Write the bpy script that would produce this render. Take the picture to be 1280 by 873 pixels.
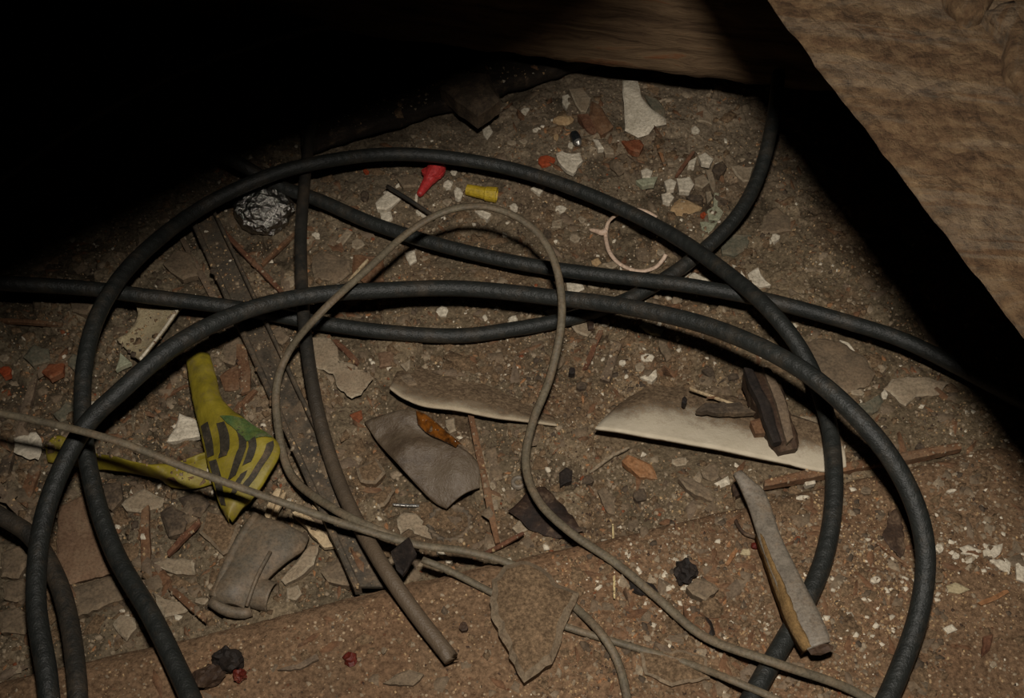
import bpy, math, random
import numpy as np
from mathutils import Vector, Matrix, noise

# ------------------------------------------------------------------ camera, light, exposure
for o in list(bpy.data.objects):
    bpy.data.objects.remove(o, do_unlink=True)
S = bpy.context.scene
C = S.collection
W, Hh, FPX = 1280.0, 873.0, 1372.0
PITCH = math.radians(50)
CAM = Vector((0, 0, 0.86))
FWD = Vector((0, math.cos(PITCH), -math.sin(PITCH)))
UPV = Vector((0, math.sin(PITCH), math.cos(PITCH)))
RGT = Vector((1, 0, 0))
cam = bpy.data.cameras.new('camera')
cam.sensor_width = 36.0
cam.lens = 36.0 * FPX / W
cam.clip_start = 0.01
camo = bpy.data.objects.new('camera', cam)
C.objects.link(camo)
camo.location = CAM
camo.rotation_euler = (math.pi / 2 - PITCH, 0, 0)
S.camera = camo


def ray(px, py):
    return FWD + RGT * ((px - W / 2) / FPX) + UPV * ((Hh / 2 - py) / FPX)


def at(px, py, h=0.0):
    """point of the place seen at a pixel, at height h above the bay floor"""
    d = ray(px, py)
    return CAM + d * ((h - CAM.z) / d.z)


def at_depth(px, py, dep):
    return CAM + ray(px, py) * dep


def mpp(px, py):
    p = at(px, py)
    return (p - CAM).dot(FWD) / FPX


world = bpy.data.worlds.new('world')
S.world = world
world.use_nodes = True
world.node_tree.nodes['Background'].inputs[0].default_value = (0.75, 0.85, 1.0, 1)
world.node_tree.nodes['Background'].inputs[1].default_value = 0.0006

LIGHT = CAM + UPV * 0.18 + RGT * 0.02
fl = bpy.data.lights.new('camera_flash', 'SPOT')
fl.energy = 42.0
fl.color = (1.0, 0.935, 0.85)
fl.shadow_soft_size = 0.029
fl.spot_size = math.radians(92)
fl.spot_blend = 1.0
flo = bpy.data.objects.new('camera_flash', fl)
C.objects.link(flo)
flo.location = LIGHT
flo.rotation_euler = (at(790, 520) - LIGHT).to_track_quat('-Z', 'Y').to_euler()

S.view_settings.view_transform = 'Standard'
S.view_settings.look = 'None'
S.view_settings.exposure = 0.0
S.view_settings.gamma = 1.0
S.view_settings.use_curve_mapping = False

rng = random.Random(11)
nrng = np.random.default_rng(7)

# ------------------------------------------------------------------ materials


def srgb(r, g, b):
    def f(c):
        c /= 255.0
        return c / 12.92 if c <= 0.04045 else ((c + 0.055) / 1.055) ** 2.4
    return (f(r), f(g), f(b), 1.0)


class NT:
    def __init__(self, name):
        self.m = bpy.data.materials.new(name)
        self.m.use_nodes = True
        self.t = self.m.node_tree
        self.b = self.t.nodes['Principled BSDF']
        self.x = 0

    def n(self, typ, **kw):
        nd = self.t.nodes.new(typ)
        for k, v in kw.items():
            setattr(nd, k, v)
        return nd

    def l(self, a, b):
        self.t.links.new(a, b)

    def coord(self, scale=(1, 1, 1), kind='Object'):
        tc = self.n('ShaderNodeTexCoord')
        mp = self.n('ShaderNodeMapping')
        mp.inputs['Scale'].default_value = scale
        self.l(tc.outputs[kind], mp.inputs['Vector'])
        return mp.outputs['Vector']

    def noise(self, vec, scale, detail=5, rough=0.6, dist=0.0):
        nd = self.n('ShaderNodeTexNoise')
        nd.inputs['Scale'].default_value = scale
        nd.inputs['Detail'].default_value = detail
        nd.inputs['Roughness'].default_value = rough
        nd.inputs['Distortion'].default_value = dist
        self.l(vec, nd.inputs['Vector'])
        return nd.outputs['Fac']

    def ramp(self, fac, stops):
        nd = self.n('ShaderNodeValToRGB')
        el = nd.color_ramp.elements
        while len(el) < len(stops):
            el.new(0.5)
        for e, (p, c) in zip(el, stops):
            e.position = p
            e.color = c
        self.l(fac, nd.inputs['Fac'])
        return nd.outputs['Color']

    def mix(self, fac, a, b, mode='MIX'):
        nd = self.n('ShaderNodeMix', data_type='RGBA', blend_type=mode)
        for sock, v in ((nd.inputs[0], fac), (nd.inputs[6], a), (nd.inputs[7], b)):
            if isinstance(v, bpy.types.NodeSocket):
                self.l(v, sock)
            else:
                sock.default_value = v
        return nd.outputs[2]

    def bump(self, h, strength=0.4, dist=0.002):
        nd = self.n('ShaderNodeBump')
        nd.inputs['Strength'].default_value = strength
        nd.inputs['Distance'].default_value = dist
        self.l(h, nd.inputs['Height'])
        self.l(nd.outputs['Normal'], self.b.inputs['Normal'])

    def done(self, col=None, rough=0.9, spec=0.2, metal=0.0):
        if col is not None:
            if isinstance(col, bpy.types.NodeSocket):
                self.l(col, self.b.inputs['Base Color'])
            else:
                self.b.inputs['Base Color'].default_value = col
        self.b.inputs['Roughness'].default_value = rough
        self.b.inputs['Specular IOR Level'].default_value = spec
        self.b.inputs['Metallic'].default_value = metal
        return self.m


DUST = srgb(112, 94, 74)


def worn(name, c1, c2, scale=60, dust=0.35, rough=0.85, spec=0.25, stretch=(1, 1, 1), bumpd=0.001, metal=0.0, dscale=45, dustcol=DUST, grain=True):
    """two tones of noise, plus patches of brown dust lying on the thing"""
    t = NT(name)
    v = t.coord(stretch)
    n1 = t.noise(v, scale, 6, 0.65)
    col = t.ramp(n1, [(0.3, c1), (0.7, c2)])
    if dust > 0:
        n2 = t.noise(t.coord(), dscale, 7, 0.75)
        m = t.ramp(n2, [(0.60 - dust * 0.45, (0, 0, 0, 1)), (0.80 - dust * 0.35, (1, 1, 1, 1))])
        m2 = t.mix(0.85, (0, 0, 0, 1), m)
        col = t.mix(m2, col, dustcol)
    gr = t.ramp(t.noise(t.coord(), 380, 5, 0.75), [(0.33, (0.62, 0.60, 0.58, 1)), (0.5, (1, 1, 1, 1)), (0.68, (1.28, 1.26, 1.24, 1))])
    gm = t.ramp(t.noise(t.coord(), 85, 4, 0.7), [(0.3, (0.78, 0.76, 0.74, 1)), (0.65, (1.08, 1.08, 1.08, 1))])
    if grain:
        col = t.mix(1.0, t.mix(1.0, col, gr, 'MULTIPLY'), gm, 'MULTIPLY')
    n3 = t.noise(v, scale * 4, 4, 0.7)
    t.bump(n3, 0.6, bumpd)
    return t.done(col, rough, spec, metal)


M = {}
# the dirt: per-plate tints and painted flash falloff live in a colour attribute, the rest is grain
t = NT('dirt')
v = t.coord()
at_ = t.n('ShaderNodeVertexColor', layer_name='tint')
g1 = t.ramp(t.noise(v, 260, 4, 0.7), [(0.30, (0.42, 0.38, 0.35, 1)), (0.5, (0.95, 0.93, 0.9, 1)), (0.72, (1.6, 1.55, 1.5, 1))])
col = t.mix(1.0, at_.outputs['Color'], g1, 'MULTIPLY')
vo = t.n('ShaderNodeTexVoronoi')
vo.inputs['Scale'].default_value = 330
t.l(v, vo.inputs['Vector'])
sep = t.n('ShaderNodeSeparateColor')
t.l(vo.outputs['Color'], sep.inputs['Color'])
spk = t.ramp(sep.outputs['Red'], [(0.86, (0, 0, 0, 1)), (0.90, (1, 1, 1, 1))])
spc = t.ramp(sep.outputs['Green'], [(0.0, srgb(92, 60, 42)), (0.35, srgb(140, 112, 84)), (0.7, srgb(180, 160, 132)), (1.0, srgb(60, 50, 42))])
inr = t.ramp(vo.outputs['Distance'], [(0.30, (1, 1, 1, 1)), (0.45, (0, 0, 0, 1))])
sm = t.mix(1.0, spk, inr, 'MULTIPLY')
col = t.mix(sm, col, spc)
t.bump(t.noise(v, 420, 5, 0.75), 0.8, 0.0022)
M['dirt'] = t.done(col, 0.95, 0.1)

t = NT('slab_dust')
v = t.coord()
c0 = t.ramp(t.noise(v, 40, 6, 0.7), [(0.3, srgb(96, 79, 61)), (0.7, srgb(122, 101, 78))])
c0 = t.mix(1.0, c0, t.ramp(t.noise(v, 330, 4, 0.75), [(0.32, (0.45, 0.42, 0.4, 1)), (0.5, (0.95, 0.94, 0.92, 1)), (0.68, (1.7, 1.65, 1.6, 1))]), 'MULTIPLY')
t.bump(t.noise(v, 300, 5, 0.75), 0.9, 0.002)
M['slab_dust'] = t.done(c0, 0.95, 0.1)


def dirty_sheet(name, c1, c2, lo, hi):
    """white sheet whose back (UV v towards 1) is buried in spilt dirt"""
    t = NT(name)
    v = t.coord()
    uv = t.n('ShaderNodeTexCoord').outputs['UV']
    sp = t.n('ShaderNodeSeparateXYZ')
    t.l(uv, sp.inputs[0])
    ad = t.n('ShaderNodeMath', operation='MULTIPLY_ADD')
    t.l(t.noise(v, 30, 12, 0.92), ad.inputs[0])
    ad.inputs[1].default_value = 1.6
    t.l(sp.outputs['Y'], ad.inputs[2])
    sc = t.n('ShaderNodeMath', operation='MULTIPLY')
    t.l(ad.outputs[0], sc.inputs[0])
    sc.inputs[1].default_value = 0.5
    mk = t.ramp(sc.outputs[0], [(lo, (0, 0, 0, 1)), (hi, (1, 1, 1, 1))])
    wh = t.ramp(t.noise(v, 60, 5, 0.65), [(0.3, c1), (0.7, c2)])
    dr = t.ramp(t.noise(v, 240, 5, 0.75), [(0.3, srgb(58, 46, 35)), (0.5, srgb(104, 86, 66)), (0.72, srgb(150, 128, 102))])
    t.bump(t.noise(v, 300, 5, 0.75), 0.5, 0.0015)
    return t.done(t.mix(mk, wh, dr), 0.9, 0.2)


M['paint_white'] = worn('paint_white', srgb(178, 168, 148), srgb(208, 198, 178), 70, 0.14)
M['paint_dusty'] = worn('paint_dusty', srgb(128, 114, 94), srgb(164, 149, 126), 90, 0.45)
M['paint_rim'] = worn('paint_rim', srgb(138, 125, 104), srgb(176, 163, 140), 160, 0.4)
M['plaster_rim'] = worn('plaster_rim', srgb(104, 91, 74), srgb(138, 122, 100), 160, 0.4)
M['paint_green'] = worn('paint_green', srgb(136, 138, 114), srgb(162, 162, 138), 70, 0.2)
M['plaster_grey'] = worn('plaster_grey', srgb(94, 82, 67), srgb(116, 101, 82), 60, 0.42)
M['plaster_dark'] = worn('plaster_dark', srgb(62, 53, 44), srgb(84, 72, 58), 60, 0.3)
M['tan_stone'] = worn('tan_stone', srgb(150, 122, 88), srgb(178, 152, 114), 60, 0.25)
M['rust'] = worn('rust', srgb(104, 58, 36), srgb(132, 76, 46), 70, 0.25)
M['orange_chip'] = worn('orange_chip', srgb(136, 58, 30), srgb(160, 74, 40), 80, 0.15)
M['wood_brown'] = worn('wood_brown', srgb(86, 60, 42), srgb(122, 90, 64), 50, 0.25, stretch=(1, 1, 5))
M['wood_grey'] = worn('wood_grey', srgb(92, 78, 64), srgb(120, 104, 86), 50, 0.35)
M['wood_pale'] = worn('wood_pale', srgb(160, 138, 106), srgb(196, 176, 142), 90, 0.2)
M['wood_orange'] = worn('wood_orange', srgb(128, 90, 58), srgb(156, 112, 76), 90, 0.3)
M['wood_red'] = worn('wood_red', srgb(86, 56, 40), srgb(112, 77, 56), 80, 0.2)
M['char'] = worn('char', srgb(28, 24, 22), srgb(48, 40, 34), 90, 0.08, rough=0.75)
M['char_brown'] = worn('char_brown', srgb(48, 36, 28), srgb(74, 56, 42), 60, 0.2, rough=0.7)
M['tar'] = worn('tar', srgb(24, 19, 16), srgb(54, 38, 27), 40, 0.1, rough=0.7)
M['straw'] = worn('straw', srgb(196, 176, 128), srgb(216, 198, 150), 90, 0.05)
M['board_brown'] = worn('board_brown', srgb(102, 80, 62), srgb(124, 98, 76), 18, 0.3)
M['cream'] = worn('cream', srgb(160, 146, 114), srgb(180, 166, 134), 40, 0.3)
M['metal_grey'] = worn('metal_grey', srgb(103, 95, 84), srgb(124, 115, 102), 40, 0.22, rough=0.55, spec=0.4)
M['foam'] = worn('foam', srgb(112, 88, 54), srgb(138, 110, 70), 110, 0.15, bumpd=0.003)
M['channel'] = worn('channel', srgb(64, 58, 50), srgb(82, 74, 62), 40, 0.3, rough=0.7)
M['pouch'] = worn('pouch', srgb(90, 83, 72), srgb(104, 96, 82), 30, 0.5, rough=0.6, spec=0.4)
M['white_sheet'] = dirty_sheet('white_sheet', srgb(176, 164, 142), srgb(196, 184, 162), 0.52, 0.66)
M['white_lip'] = dirty_sheet('white_lip', srgb(160, 146, 122), srgb(184, 170, 146), 0.38, 0.52)
M['red_plastic'] = worn('red_plastic', srgb(160, 40, 40), srgb(180, 54, 52), 60, 0.08, rough=0.5, spec=0.4)
M['yellow_plastic'] = worn('yellow_plastic', srgb(164, 138, 30), srgb(182, 156, 46), 60, 0.1, rough=0.5, spec=0.4)
M['tie'] = worn('tie', srgb(190, 164, 142), srgb(206, 182, 160), 60, 0.08, rough=0.5, spec=0.4)
M['cap_grey'] = worn('cap_grey', srgb(78, 70, 60), srgb(96, 86, 72), 60, 0.4, rough=0.7)
M['dark_gloss'] = worn('dark_gloss', srgb(26, 28, 30), srgb(40, 42, 44), 60, 0.05, rough=0.25, spec=0.5)
M['berry'] = worn('berry', srgb(70, 24, 18), srgb(98, 36, 24), 80, 0.1, rough=0.5)
M['sliver_metal'] = worn('sliver_metal', srgb(150, 148, 144), srgb(180, 178, 172), 60, 0.1, rough=0.3, metal=0.8)
M['green_grey'] = worn('green_grey', srgb(88, 86, 72), srgb(108, 104, 88), 60, 0.3)

# crumpled foil
t = NT('foil')
v = t.coord()
t.bump(t.noise(v, 130, 5, 0.7), 0.9, 0.004)
M['foil'] = t.done(srgb(176, 172, 164), 0.28, 0.5, 1.0)


def cable_mat(name, c1, c2, braid, dustamt, u0=None, u1=None):
    t = NT(name)
    uv = t.n('ShaderNodeTexCoord').outputs['UV']
    wv = t.n('ShaderNodeTexWave', wave_type='BANDS', bands_direction='DIAGONAL')
    mp = t.n('ShaderNodeMapping')
    mp.inputs['Scale'].default_value = (62, 1.0, 0)
    t.l(uv, mp.inputs['Vector'])
    wv.inputs['Scale'].default_value = 1.0
    wv.inputs['Distortion'].default_value = 0.6
    t.l(mp.outputs['Vector'], wv.inputs['Vector'])
    v = t.coord()
    n = t.noise(v, 90, 6, 0.7)
    base = t.ramp(n, [(0.3, c1), (0.75, c2)])
    dm = t.ramp(t.noise(v, 28, 7, 0.75), [(0.5, (0, 0, 0, 1)), (0.75, (dustamt, dustamt, dustamt, 1))])
    if u0 is not None:
        sp = t.n('ShaderNodeSeparateXYZ')
        t.l(uv, sp.inputs[0])
        mr = t.n('ShaderNodeMapRange')
        t.l(sp.outputs['X'], mr.inputs['Value'])
        mr.inputs['From Min'].default_value = u0
        mr.inputs['From Max'].default_value = u1
        mr.inputs['To Max'].default_value = 0.7
        dm = t.mix(mr.outputs[0], dm, (0.75, 0.75, 0.75, 1))
    col = t.mix(dm, base, DUST)
    nd = t.n('ShaderNodeMath', operation='MULTIPLY_ADD')
    t.l(wv.outputs['Fac'], nd.inputs[0])
    nd.inputs[1].default_value = braid
    t.l(t.noise(v, 500, 3, 0.6), nd.inputs[2])
    t.bump(nd.outputs[0], 0.55, 0.0016)
    return t.done(col, 0.5, 0.35)


M['cable'] = cable_mat('cable', srgb(27, 29, 27), srgb(42, 43, 40), 0.26, 0.24)
M['cable_smooth'] = cable_mat('cable_smooth', srgb(34, 33, 30), srgb(50, 47, 42), 0.12, 0.40)
M['cable_dusty'] = cable_mat('cable_dusty', srgb(66, 60, 52), srgb(86, 78, 66), 0.4, 0.5)
M['cable_cut'] = cable_mat('cable_cut', srgb(34, 33, 30), srgb(50, 47, 42), 0.12, 0.40, 0.38, 0.62)
M['cord'] = worn('cord', srgb(88, 80, 66), srgb(106, 97, 79), 60, 0.3, rough=0.6, spec=0.3)

# big timber in the foreground: weathered, streaked across the grain
t = NT('timber')
v = t.coord((1, 1, 1))
mr = t.n('ShaderNodeMapping')
mr.inputs['Rotation'].default_value = (0, 0, math.radians(-58))
t.l(v, mr.inputs['Vector'])
ms_ = t.n('ShaderNodeMapping')
ms_.inputs['Scale'].default_value = (3.0, 22, 10)
t.l(mr.outputs['Vector'], ms_.inputs['Vector'])
n = t.noise(ms_.outputs['Vector'], 1.7, 7, 0.68, 0.5)
col = t.ramp(n, [(0.30, srgb(40, 29, 20)), (0.42, srgb(76, 54, 35)), (0.50, srgb(98, 77, 54)), (0.58, srgb(112, 100, 84)), (0.64, srgb(90, 66, 44)), (0.75, srgb(70, 46, 28))])
n2 = t.noise(v, 55, 7, 0.78)
col = t.mix(0.6, col, t.ramp(n2, [(0.36, srgb(30, 22, 15)), (0.48, srgb(84, 64, 44)), (0.58, srgb(104, 84, 60)), (0.72, srgb(134, 110, 80))]))
vt = t.n('ShaderNodeTexVoronoi')
vt.inputs['Scale'].default_value = 95
t.l(v, vt.inputs['Vector'])
hm = t.n('ShaderNodeMath', operation='MULTIPLY_ADD')
t.l(vt.outputs['Distance'], hm.inputs[0])
hm.inputs[1].default_value = -0.7
t.l(t.noise(v, 48, 8, 0.78), hm.inputs[2])
t.bump(hm.outputs[0], 1.0, 0.010)
M['timber'] = t.done(col, 0.9, 0.15)

t = NT('old_wood')
v = t.coord((1.2, 12, 12))
n = t.noise(v, 5, 8, 0.7, 0.8)
col = t.ramp(n, [(0.3, srgb(48, 36, 26)), (0.46, srgb(86, 68, 50)), (0.6, srgb(106, 86, 64)), (0.72, srgb(106, 64, 38))])
t.bump(n, 0.9, 0.006)
M['old_wood'] = t.done(col, 0.9, 0.15)

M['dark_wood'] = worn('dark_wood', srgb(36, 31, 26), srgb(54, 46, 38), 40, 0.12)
# yellow caution tape: bars printed in tape coordinates (UV), worn, with a green stain
t = NT('yellow_tape')
v = t.coord()
n = t.noise(v, 50, 6, 0.7)
col = t.ramp(n, [(0.25, srgb(92, 83, 34)), (0.5, srgb(130, 116, 32)), (0.8, srgb(148, 132, 42))])
dm = t.ramp(t.noise(v, 35, 7, 0.75), [(0.52, (0, 0, 0, 1)), (0.72, (0.55, 0.55, 0.55, 1))])
M['yellow_tape'] = (t.bump(t.noise(v, 60, 4, 0.6), 0.5, 0.003), t.done(t.mix(dm, col, DUST), 0.55, 0.35))[1]
M['tape_print'] = worn('tape_print', srgb(46, 43, 36), srgb(66, 60, 48), 70, 0.2, rough=0.7)
M['tape_green'] = worn('tape_green', srgb(50, 84, 52), srgb(98, 104, 48), 60, 0.25, rough=0.6)

# cloudy plastic film
t = NT('film')
v = t.coord()
n = t.noise(v, 30, 6, 0.65)
col = t.ramp(n, [(0.32, srgb(70, 56, 42)), (0.5, srgb(98, 83, 66)), (0.72, srgb(124, 111, 95))])
t.bump(t.noise(v, 55, 6, 0.7), 0.8, 0.005)
t.b.inputs['Transmission Weight'].default_value = 0.25
M['film'] = t.done(col, 0.46, 0.4)
t = NT('amber_film')
v = t.coord()
n = t.noise(v, 70, 5, 0.65)
col = t.ramp(n, [(0.38, srgb(48, 28, 12)), (0.6, srgb(122, 72, 24))])
t.bump(n, 0.7, 0.003)
M['amber_film'] = t.done(col, 0.2, 0.5)

# ------------------------------------------------------------------ mesh helpers


def mesh_obj(name, verts, faces, mat, parent=None, smooth=False, loc=None):
    verts = [Vector(v) for v in verts]
    if loc is None:
        if parent is not None:
            loc = Vector((0, 0, 0))
        else:
            loc = sum(verts, Vector()) / len(verts)
            loc.z = min(v.z for v in verts)
    if parent is not None:
        off = Vector(parent.location)
        pp = parent.parent
        while pp is not None:
            off = off + pp.location
            pp = pp.parent
        verts = [v - off for v in verts]
        oloc = Vector((0, 0, 0))
    else:
        verts = [v - loc for v in verts]
        oloc = loc
    me = bpy.data.meshes.new(name)
    me.from_pydata([tuple(v) for v in verts], [], faces)
    me.validate()
    me.materials.append(M[mat] if isinstance(mat, str) else mat)
    if smooth:
        me.shade_smooth()
    o = bpy.data.objects.new(name, me)
    C.objects.link(o)
    o.location = oloc
    if parent is not None:
        o.parent = parent
    return o


ALL_LABELS = {}


def tag(o, label=None, cat=None, group=None, kind=None):
    if label:
        o['label'] = label
        ALL_LABELS.setdefault(label, []).append(o)
    if cat:
        o['category'] = cat
    if group:
        o['group'] = group
    if kind:
        o['kind'] = kind
    return o


def empty(name, loc):
    o = bpy.data.objects.new(name, None)
    o.empty_display_size = 0.02
    C.objects.link(o)
    o.location = loc
    return o


def spline(pts, step=0.006):
    """Catmull-Rom through 3D points, resampled evenly"""
    P = [Vector(p) for p in pts]
    P = [P[0] * 2 - P[1]] + P + [P[-1] * 2 - P[-2]]
    fine = []
    for i in range(1, len(P) - 2):
        a, b, c, d = P[i - 1:i + 3]
        for k in range(24):
            u = k / 24
            fine.append(0.5 * ((2 * b) + (c - a) * u + (2 * a - 5 * b + 4 * c - d) * u * u + (3 * b - a - 3 * c + d) * u ** 3))
    fine.append(P[-2])
    out, acc = [fine[0]], 0.0
    for p, q in zip(fine, fine[1:]):
        acc += (q - p).length
        if acc >= step:
            out.append(q)
            acc = 0.0
    out.append(fine[-1])
    return out


def tube_data(path, r, seg=10, flat=1.0, jitter=0.0, cap=True):
    """round (or flattened) tube with UVs; returns verts, faces, uvs"""
    n = len(path)
    verts, faces, ring_u = [], [], [0.0]
    for i in range(1, n):
        ring_u.append(ring_u[-1] + (path[i] - path[i - 1]).length)
    up = Vector((0, 0, 1))
    for i, p in enumerate(path):
        tg = (path[min(i + 1, n - 1)] - path[max(i - 1, 0)]).normalized()
        s = tg.cross(up)
        if s.length < 1e-4:
            s = Vector((1, 0, 0))
        s.normalize()
        w = s.cross(tg).normalized()
        rr = (r(i / (n - 1)) if callable(r) else r) * (1 + jitter * noise.noise(p * 90))
        for k in range(seg):
            a = 2 * math.pi * k / seg
            verts.append(p + s * (rr * math.cos(a)) + w * (rr * flat * math.sin(a)))
    for i in range(n - 1):
        for k in range(seg):
            a, b = i * seg + k, i * seg + (k + 1) % seg
            faces.append((a, b, b + seg, a + seg))
    if cap:
        faces.append(tuple(range(seg - 1, -1, -1)))
        faces.append(tuple((n - 1) * seg + k for k in range(seg)))
    return verts, faces, ring_u


def tube(name, pts3, r, mat, parent=None, seg=10, flat=1.0, step=0.006, jitter=0.0):
    path = spline(pts3, step)
    verts, faces, ru = tube_data(path, r, seg, flat, jitter)
    o = mesh_obj(name, verts, faces, mat, parent, True)
    me = o.data
    uvl = me.uv_layers.new(name='UVMap')
    buf = np.zeros(len(me.loops) * 2)
    li = 0
    for p in me.polygons:
        vs = list(p.vertices)
        wrap = len(vs) == 4 and any(v % seg == seg - 1 for v in vs) and any(v % seg == 0 for v in vs)
        for v in vs:
            k = v % seg
            if wrap and k == 0:
                k = seg
            buf[2 * li] = ru[v // seg]
            buf[2 * li + 1] = k / seg
            li += 1
    uvl.data.foreach_set('uv', buf)
    return o

# ------------------------------------------------------------------ ground relief
_lat = np.random.default_rng(3).random((64, 256, 256))


def vn(x, y, scale, seed):
    x = x * scale + seed * 17.3 + 500
    y = y * scale + seed * 9.7 + 500
    xi, yi = np.floor(x).astype(int), np.floor(y).astype(int)
    fx, fy = x - xi, y - yi
    fx = fx * fx * (3 - 2 * fx)
    fy = fy * fy * (3 - 2 * fy)
    L = _lat[seed % 64]
    a, b = L[xi % 256, yi % 256], L[(xi + 1) % 256, yi % 256]
    c, d = L[xi % 256, (yi + 1) % 256], L[(xi + 1) % 256, (yi + 1) % 256]
    return (a * (1 - fx) + b * fx) * (1 - fy) + (c * (1 - fx) + d * fx) * fy - 0.5


def plates(x, y, cell, seed):
    """broken plates: nearest jittered point; returns hash, tilt height, crack distance"""
    wx = x + 0.22 * cell * vn(x, y, 1.2 / cell, seed + 1)
    wy = y + 0.22 * cell * vn(x, y, 1.2 / cell, seed + 2)
    gx, gy = wx / cell + 300, wy / cell + 300
    xi, yi = np.floor(gx).astype(int), np.floor(gy).astype(int)
    f1 = np.full(gx.shape, 9.0)
    f2 = np.full(gx.shape, 9.0)
    hs = np.zeros(gx.shape)
    tl = np.zeros(gx.shape)
    A, B, Hs, Tx, Ty = (_lat[(seed + k) % 64] for k in (3, 4, 5, 6, 7))
    for dx in (-1, 0, 1):
        for dy in (-1, 0, 1):
            cx, cy = xi + dx, yi + dy
            jx = cx + A[cx % 256, cy % 256]
            jy = cy + B[cx % 256, cy % 256]
            ddx, ddy = gx - jx, gy - jy
            d = np.sqrt(ddx ** 2 + ddy ** 2)
            near = d < f1
            f2 = np.where(near, f1, np.minimum(f2, d))
            hs = np.where(near, Hs[cx % 256, cy % 256], hs)
            tl = np.where(near, (Tx[cx % 256, cy % 256] - 0.5) * ddx + (Ty[cx % 256, cy % 256] - 0.5) * ddy, tl)
            f1 = np.where(near, d, f1)
    return hs, tl, f2 - f1


HJ = 0.030
E0, E1 = at(0, 846, HJ), at(1160, 572, HJ)
EU = (E1 - E0).normalized()
EN = Vector((EU.y, -EU.x, 0)).normalized()
if EN.y > 0:
    EN = -EN


def sdist(x, y):
    return (x - E0.x) * EN.x + (y - E0.y) * EN.y


def sstep(a, b, v):
    u = np.clip((v - a) / (b - a), 0, 1)
    return u * u * (3 - 2 * u)


def bay(x, y, full=False):
    h = 0.012 * vn(x, y, 5, 1) + 0.008 * vn(x, y, 14, 2) + 0.004 * vn(x, y, 45, 3) + 0.0028 * vn(x, y, 120, 4) + 0.0018 * vn(x, y, 260, 5)
    m1 = sstep(-0.08, 0.08, vn(x, y, 6, 10) + 0.25 * (x < -0.1))
    h1, t1, c1 = plates(x, y, 0.036, 20)
    m2 = sstep(-0.12, 0.12, vn(x, y, 9, 11))
    h2, t2, c2 = plates(x, y, 0.017, 33)
    h = h + m1 * ((h1 - 0.5) * 0.011 + t1 * 0.010 - 0.005 * (1 - sstep(0, 0.10, c1)))
    h = h + m2 * ((h2 - 0.5) * 0.005 + t2 * 0.004 - 0.002 * (1 - sstep(0, 0.12, c2)))
    s = sdist(x, y)
    h = h + 0.020 * sstep(0.0, 0.35, x) * sstep(-0.16, -0.01, s)
    h = h - 0.05 * sstep(0.01, 0.04, s)
    if full:
        return h, h1, h2, m1, m2
    return h


def joist_h(x, y):
    s = sdist(x, y)
    return (HJ + 0.0035 * vn(x, y, 11, 6) + 0.0025 * vn(x, y, 50, 7) + 0.0016 * vn(x, y, 150, 8) + 0.001 * vn(x, y, 320, 9)
            - 0.010 * np.exp(-np.maximum(s, 0) / 0.006))


def G(x, y):
    x, y = np.asarray(x, float), np.asarray(y, float)
    return np.where(sdist(x, y) > 0, joist_h(x, y), bay(x, y))


def gpx(px, py):
    """height of the ground seen at a pixel"""
    h = 0.0
    for _ in range(4):
        p = at(px, py, h)
        h = float(G(p.x, p.y))
    return h


def on(px, py, dz=0.0):
    return at(px, py, gpx(px, py) + dz)


def grid_mesh(name, X, Y, Z, mat, tint=None):
    r, c = X.shape
    co = np.stack([X, Y, Z], -1).reshape(-1, 3)
    idx = np.arange(r * c).reshape(r, c)
    f = np.stack([idx[:-1, :-1], idx[:-1, 1:], idx[1:, 1:], idx[1:, :-1]], -1).reshape(-1, 4)
    me = bpy.data.meshes.new(name)
    me.vertices.add(len(co))
    me.vertices.foreach_set('co', co.ravel())
    me.loops.add(f.size)
    me.loops.foreach_set('vertex_index', f.ravel().astype(np.int32))
    me.polygons.add(len(f))
    me.polygons.foreach_set('loop_start', np.arange(0, f.size, 4, dtype=np.int32))
    me.update(calc_edges=True)
    me.materials.append(M[mat])
    me.shade_smooth()
    if tint is not None:
        ca = me.color_attributes.new('tint', 'FLOAT_COLOR', 'POINT')
        ca.data.foreach_set('color', np.concatenate([tint.reshape(-1, 3), np.ones((r * c, 1))], 1).ravel())
    o = bpy.data.objects.new(name, me)
    C.objects.link(o)
    return o


def axis(lo, hi, a, b, fine, coarse):
    return np.concatenate([np.arange(lo, a, coarse), np.arange(a, b, fine), np.arange(b, hi, coarse)])


def pal(*c):
    return np.array(srgb(*c)[:3])


def tints(X, Y, h1, h2, m1, m2, warm):
    k = (vn(X, Y, 4, 12) + 0.5)[..., None]
    a = pal(108, 95, 76) * (1 - k) + pal(116, 100, 80) * k
    k2 = sstep(0.02, 0.3, vn(X, Y, 13, 13))[..., None]
    a = a * (1 - 0.6 * k2) + pal(96, 86, 70) * 0.6 * k2
    k3 = sstep(0.16, 0.34, vn(X, Y, 22, 14))[..., None]
    a = a * (1 - 0.35 * k3) + pal(104, 78, 57) * 0.35 * k3
    if not warm:
        k4 = sstep(0.1, -0.5, X)[..., None]
        a = a * (1 - 0.6 * k4) + pal(94, 86, 72) * 0.6 * k4
    k5 = sstep(0.75, 1.15, Y)[..., None]  # far dirt greyed in its colour for the flash tint falling off
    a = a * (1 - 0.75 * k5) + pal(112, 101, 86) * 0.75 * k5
    b = 1 + m1 * (h1 - 0.5) * 0.75 + m2 * (h2 - 0.5) * 0.6
    return a * np.clip(b, 0.35, 1.8)[..., None]


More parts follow.
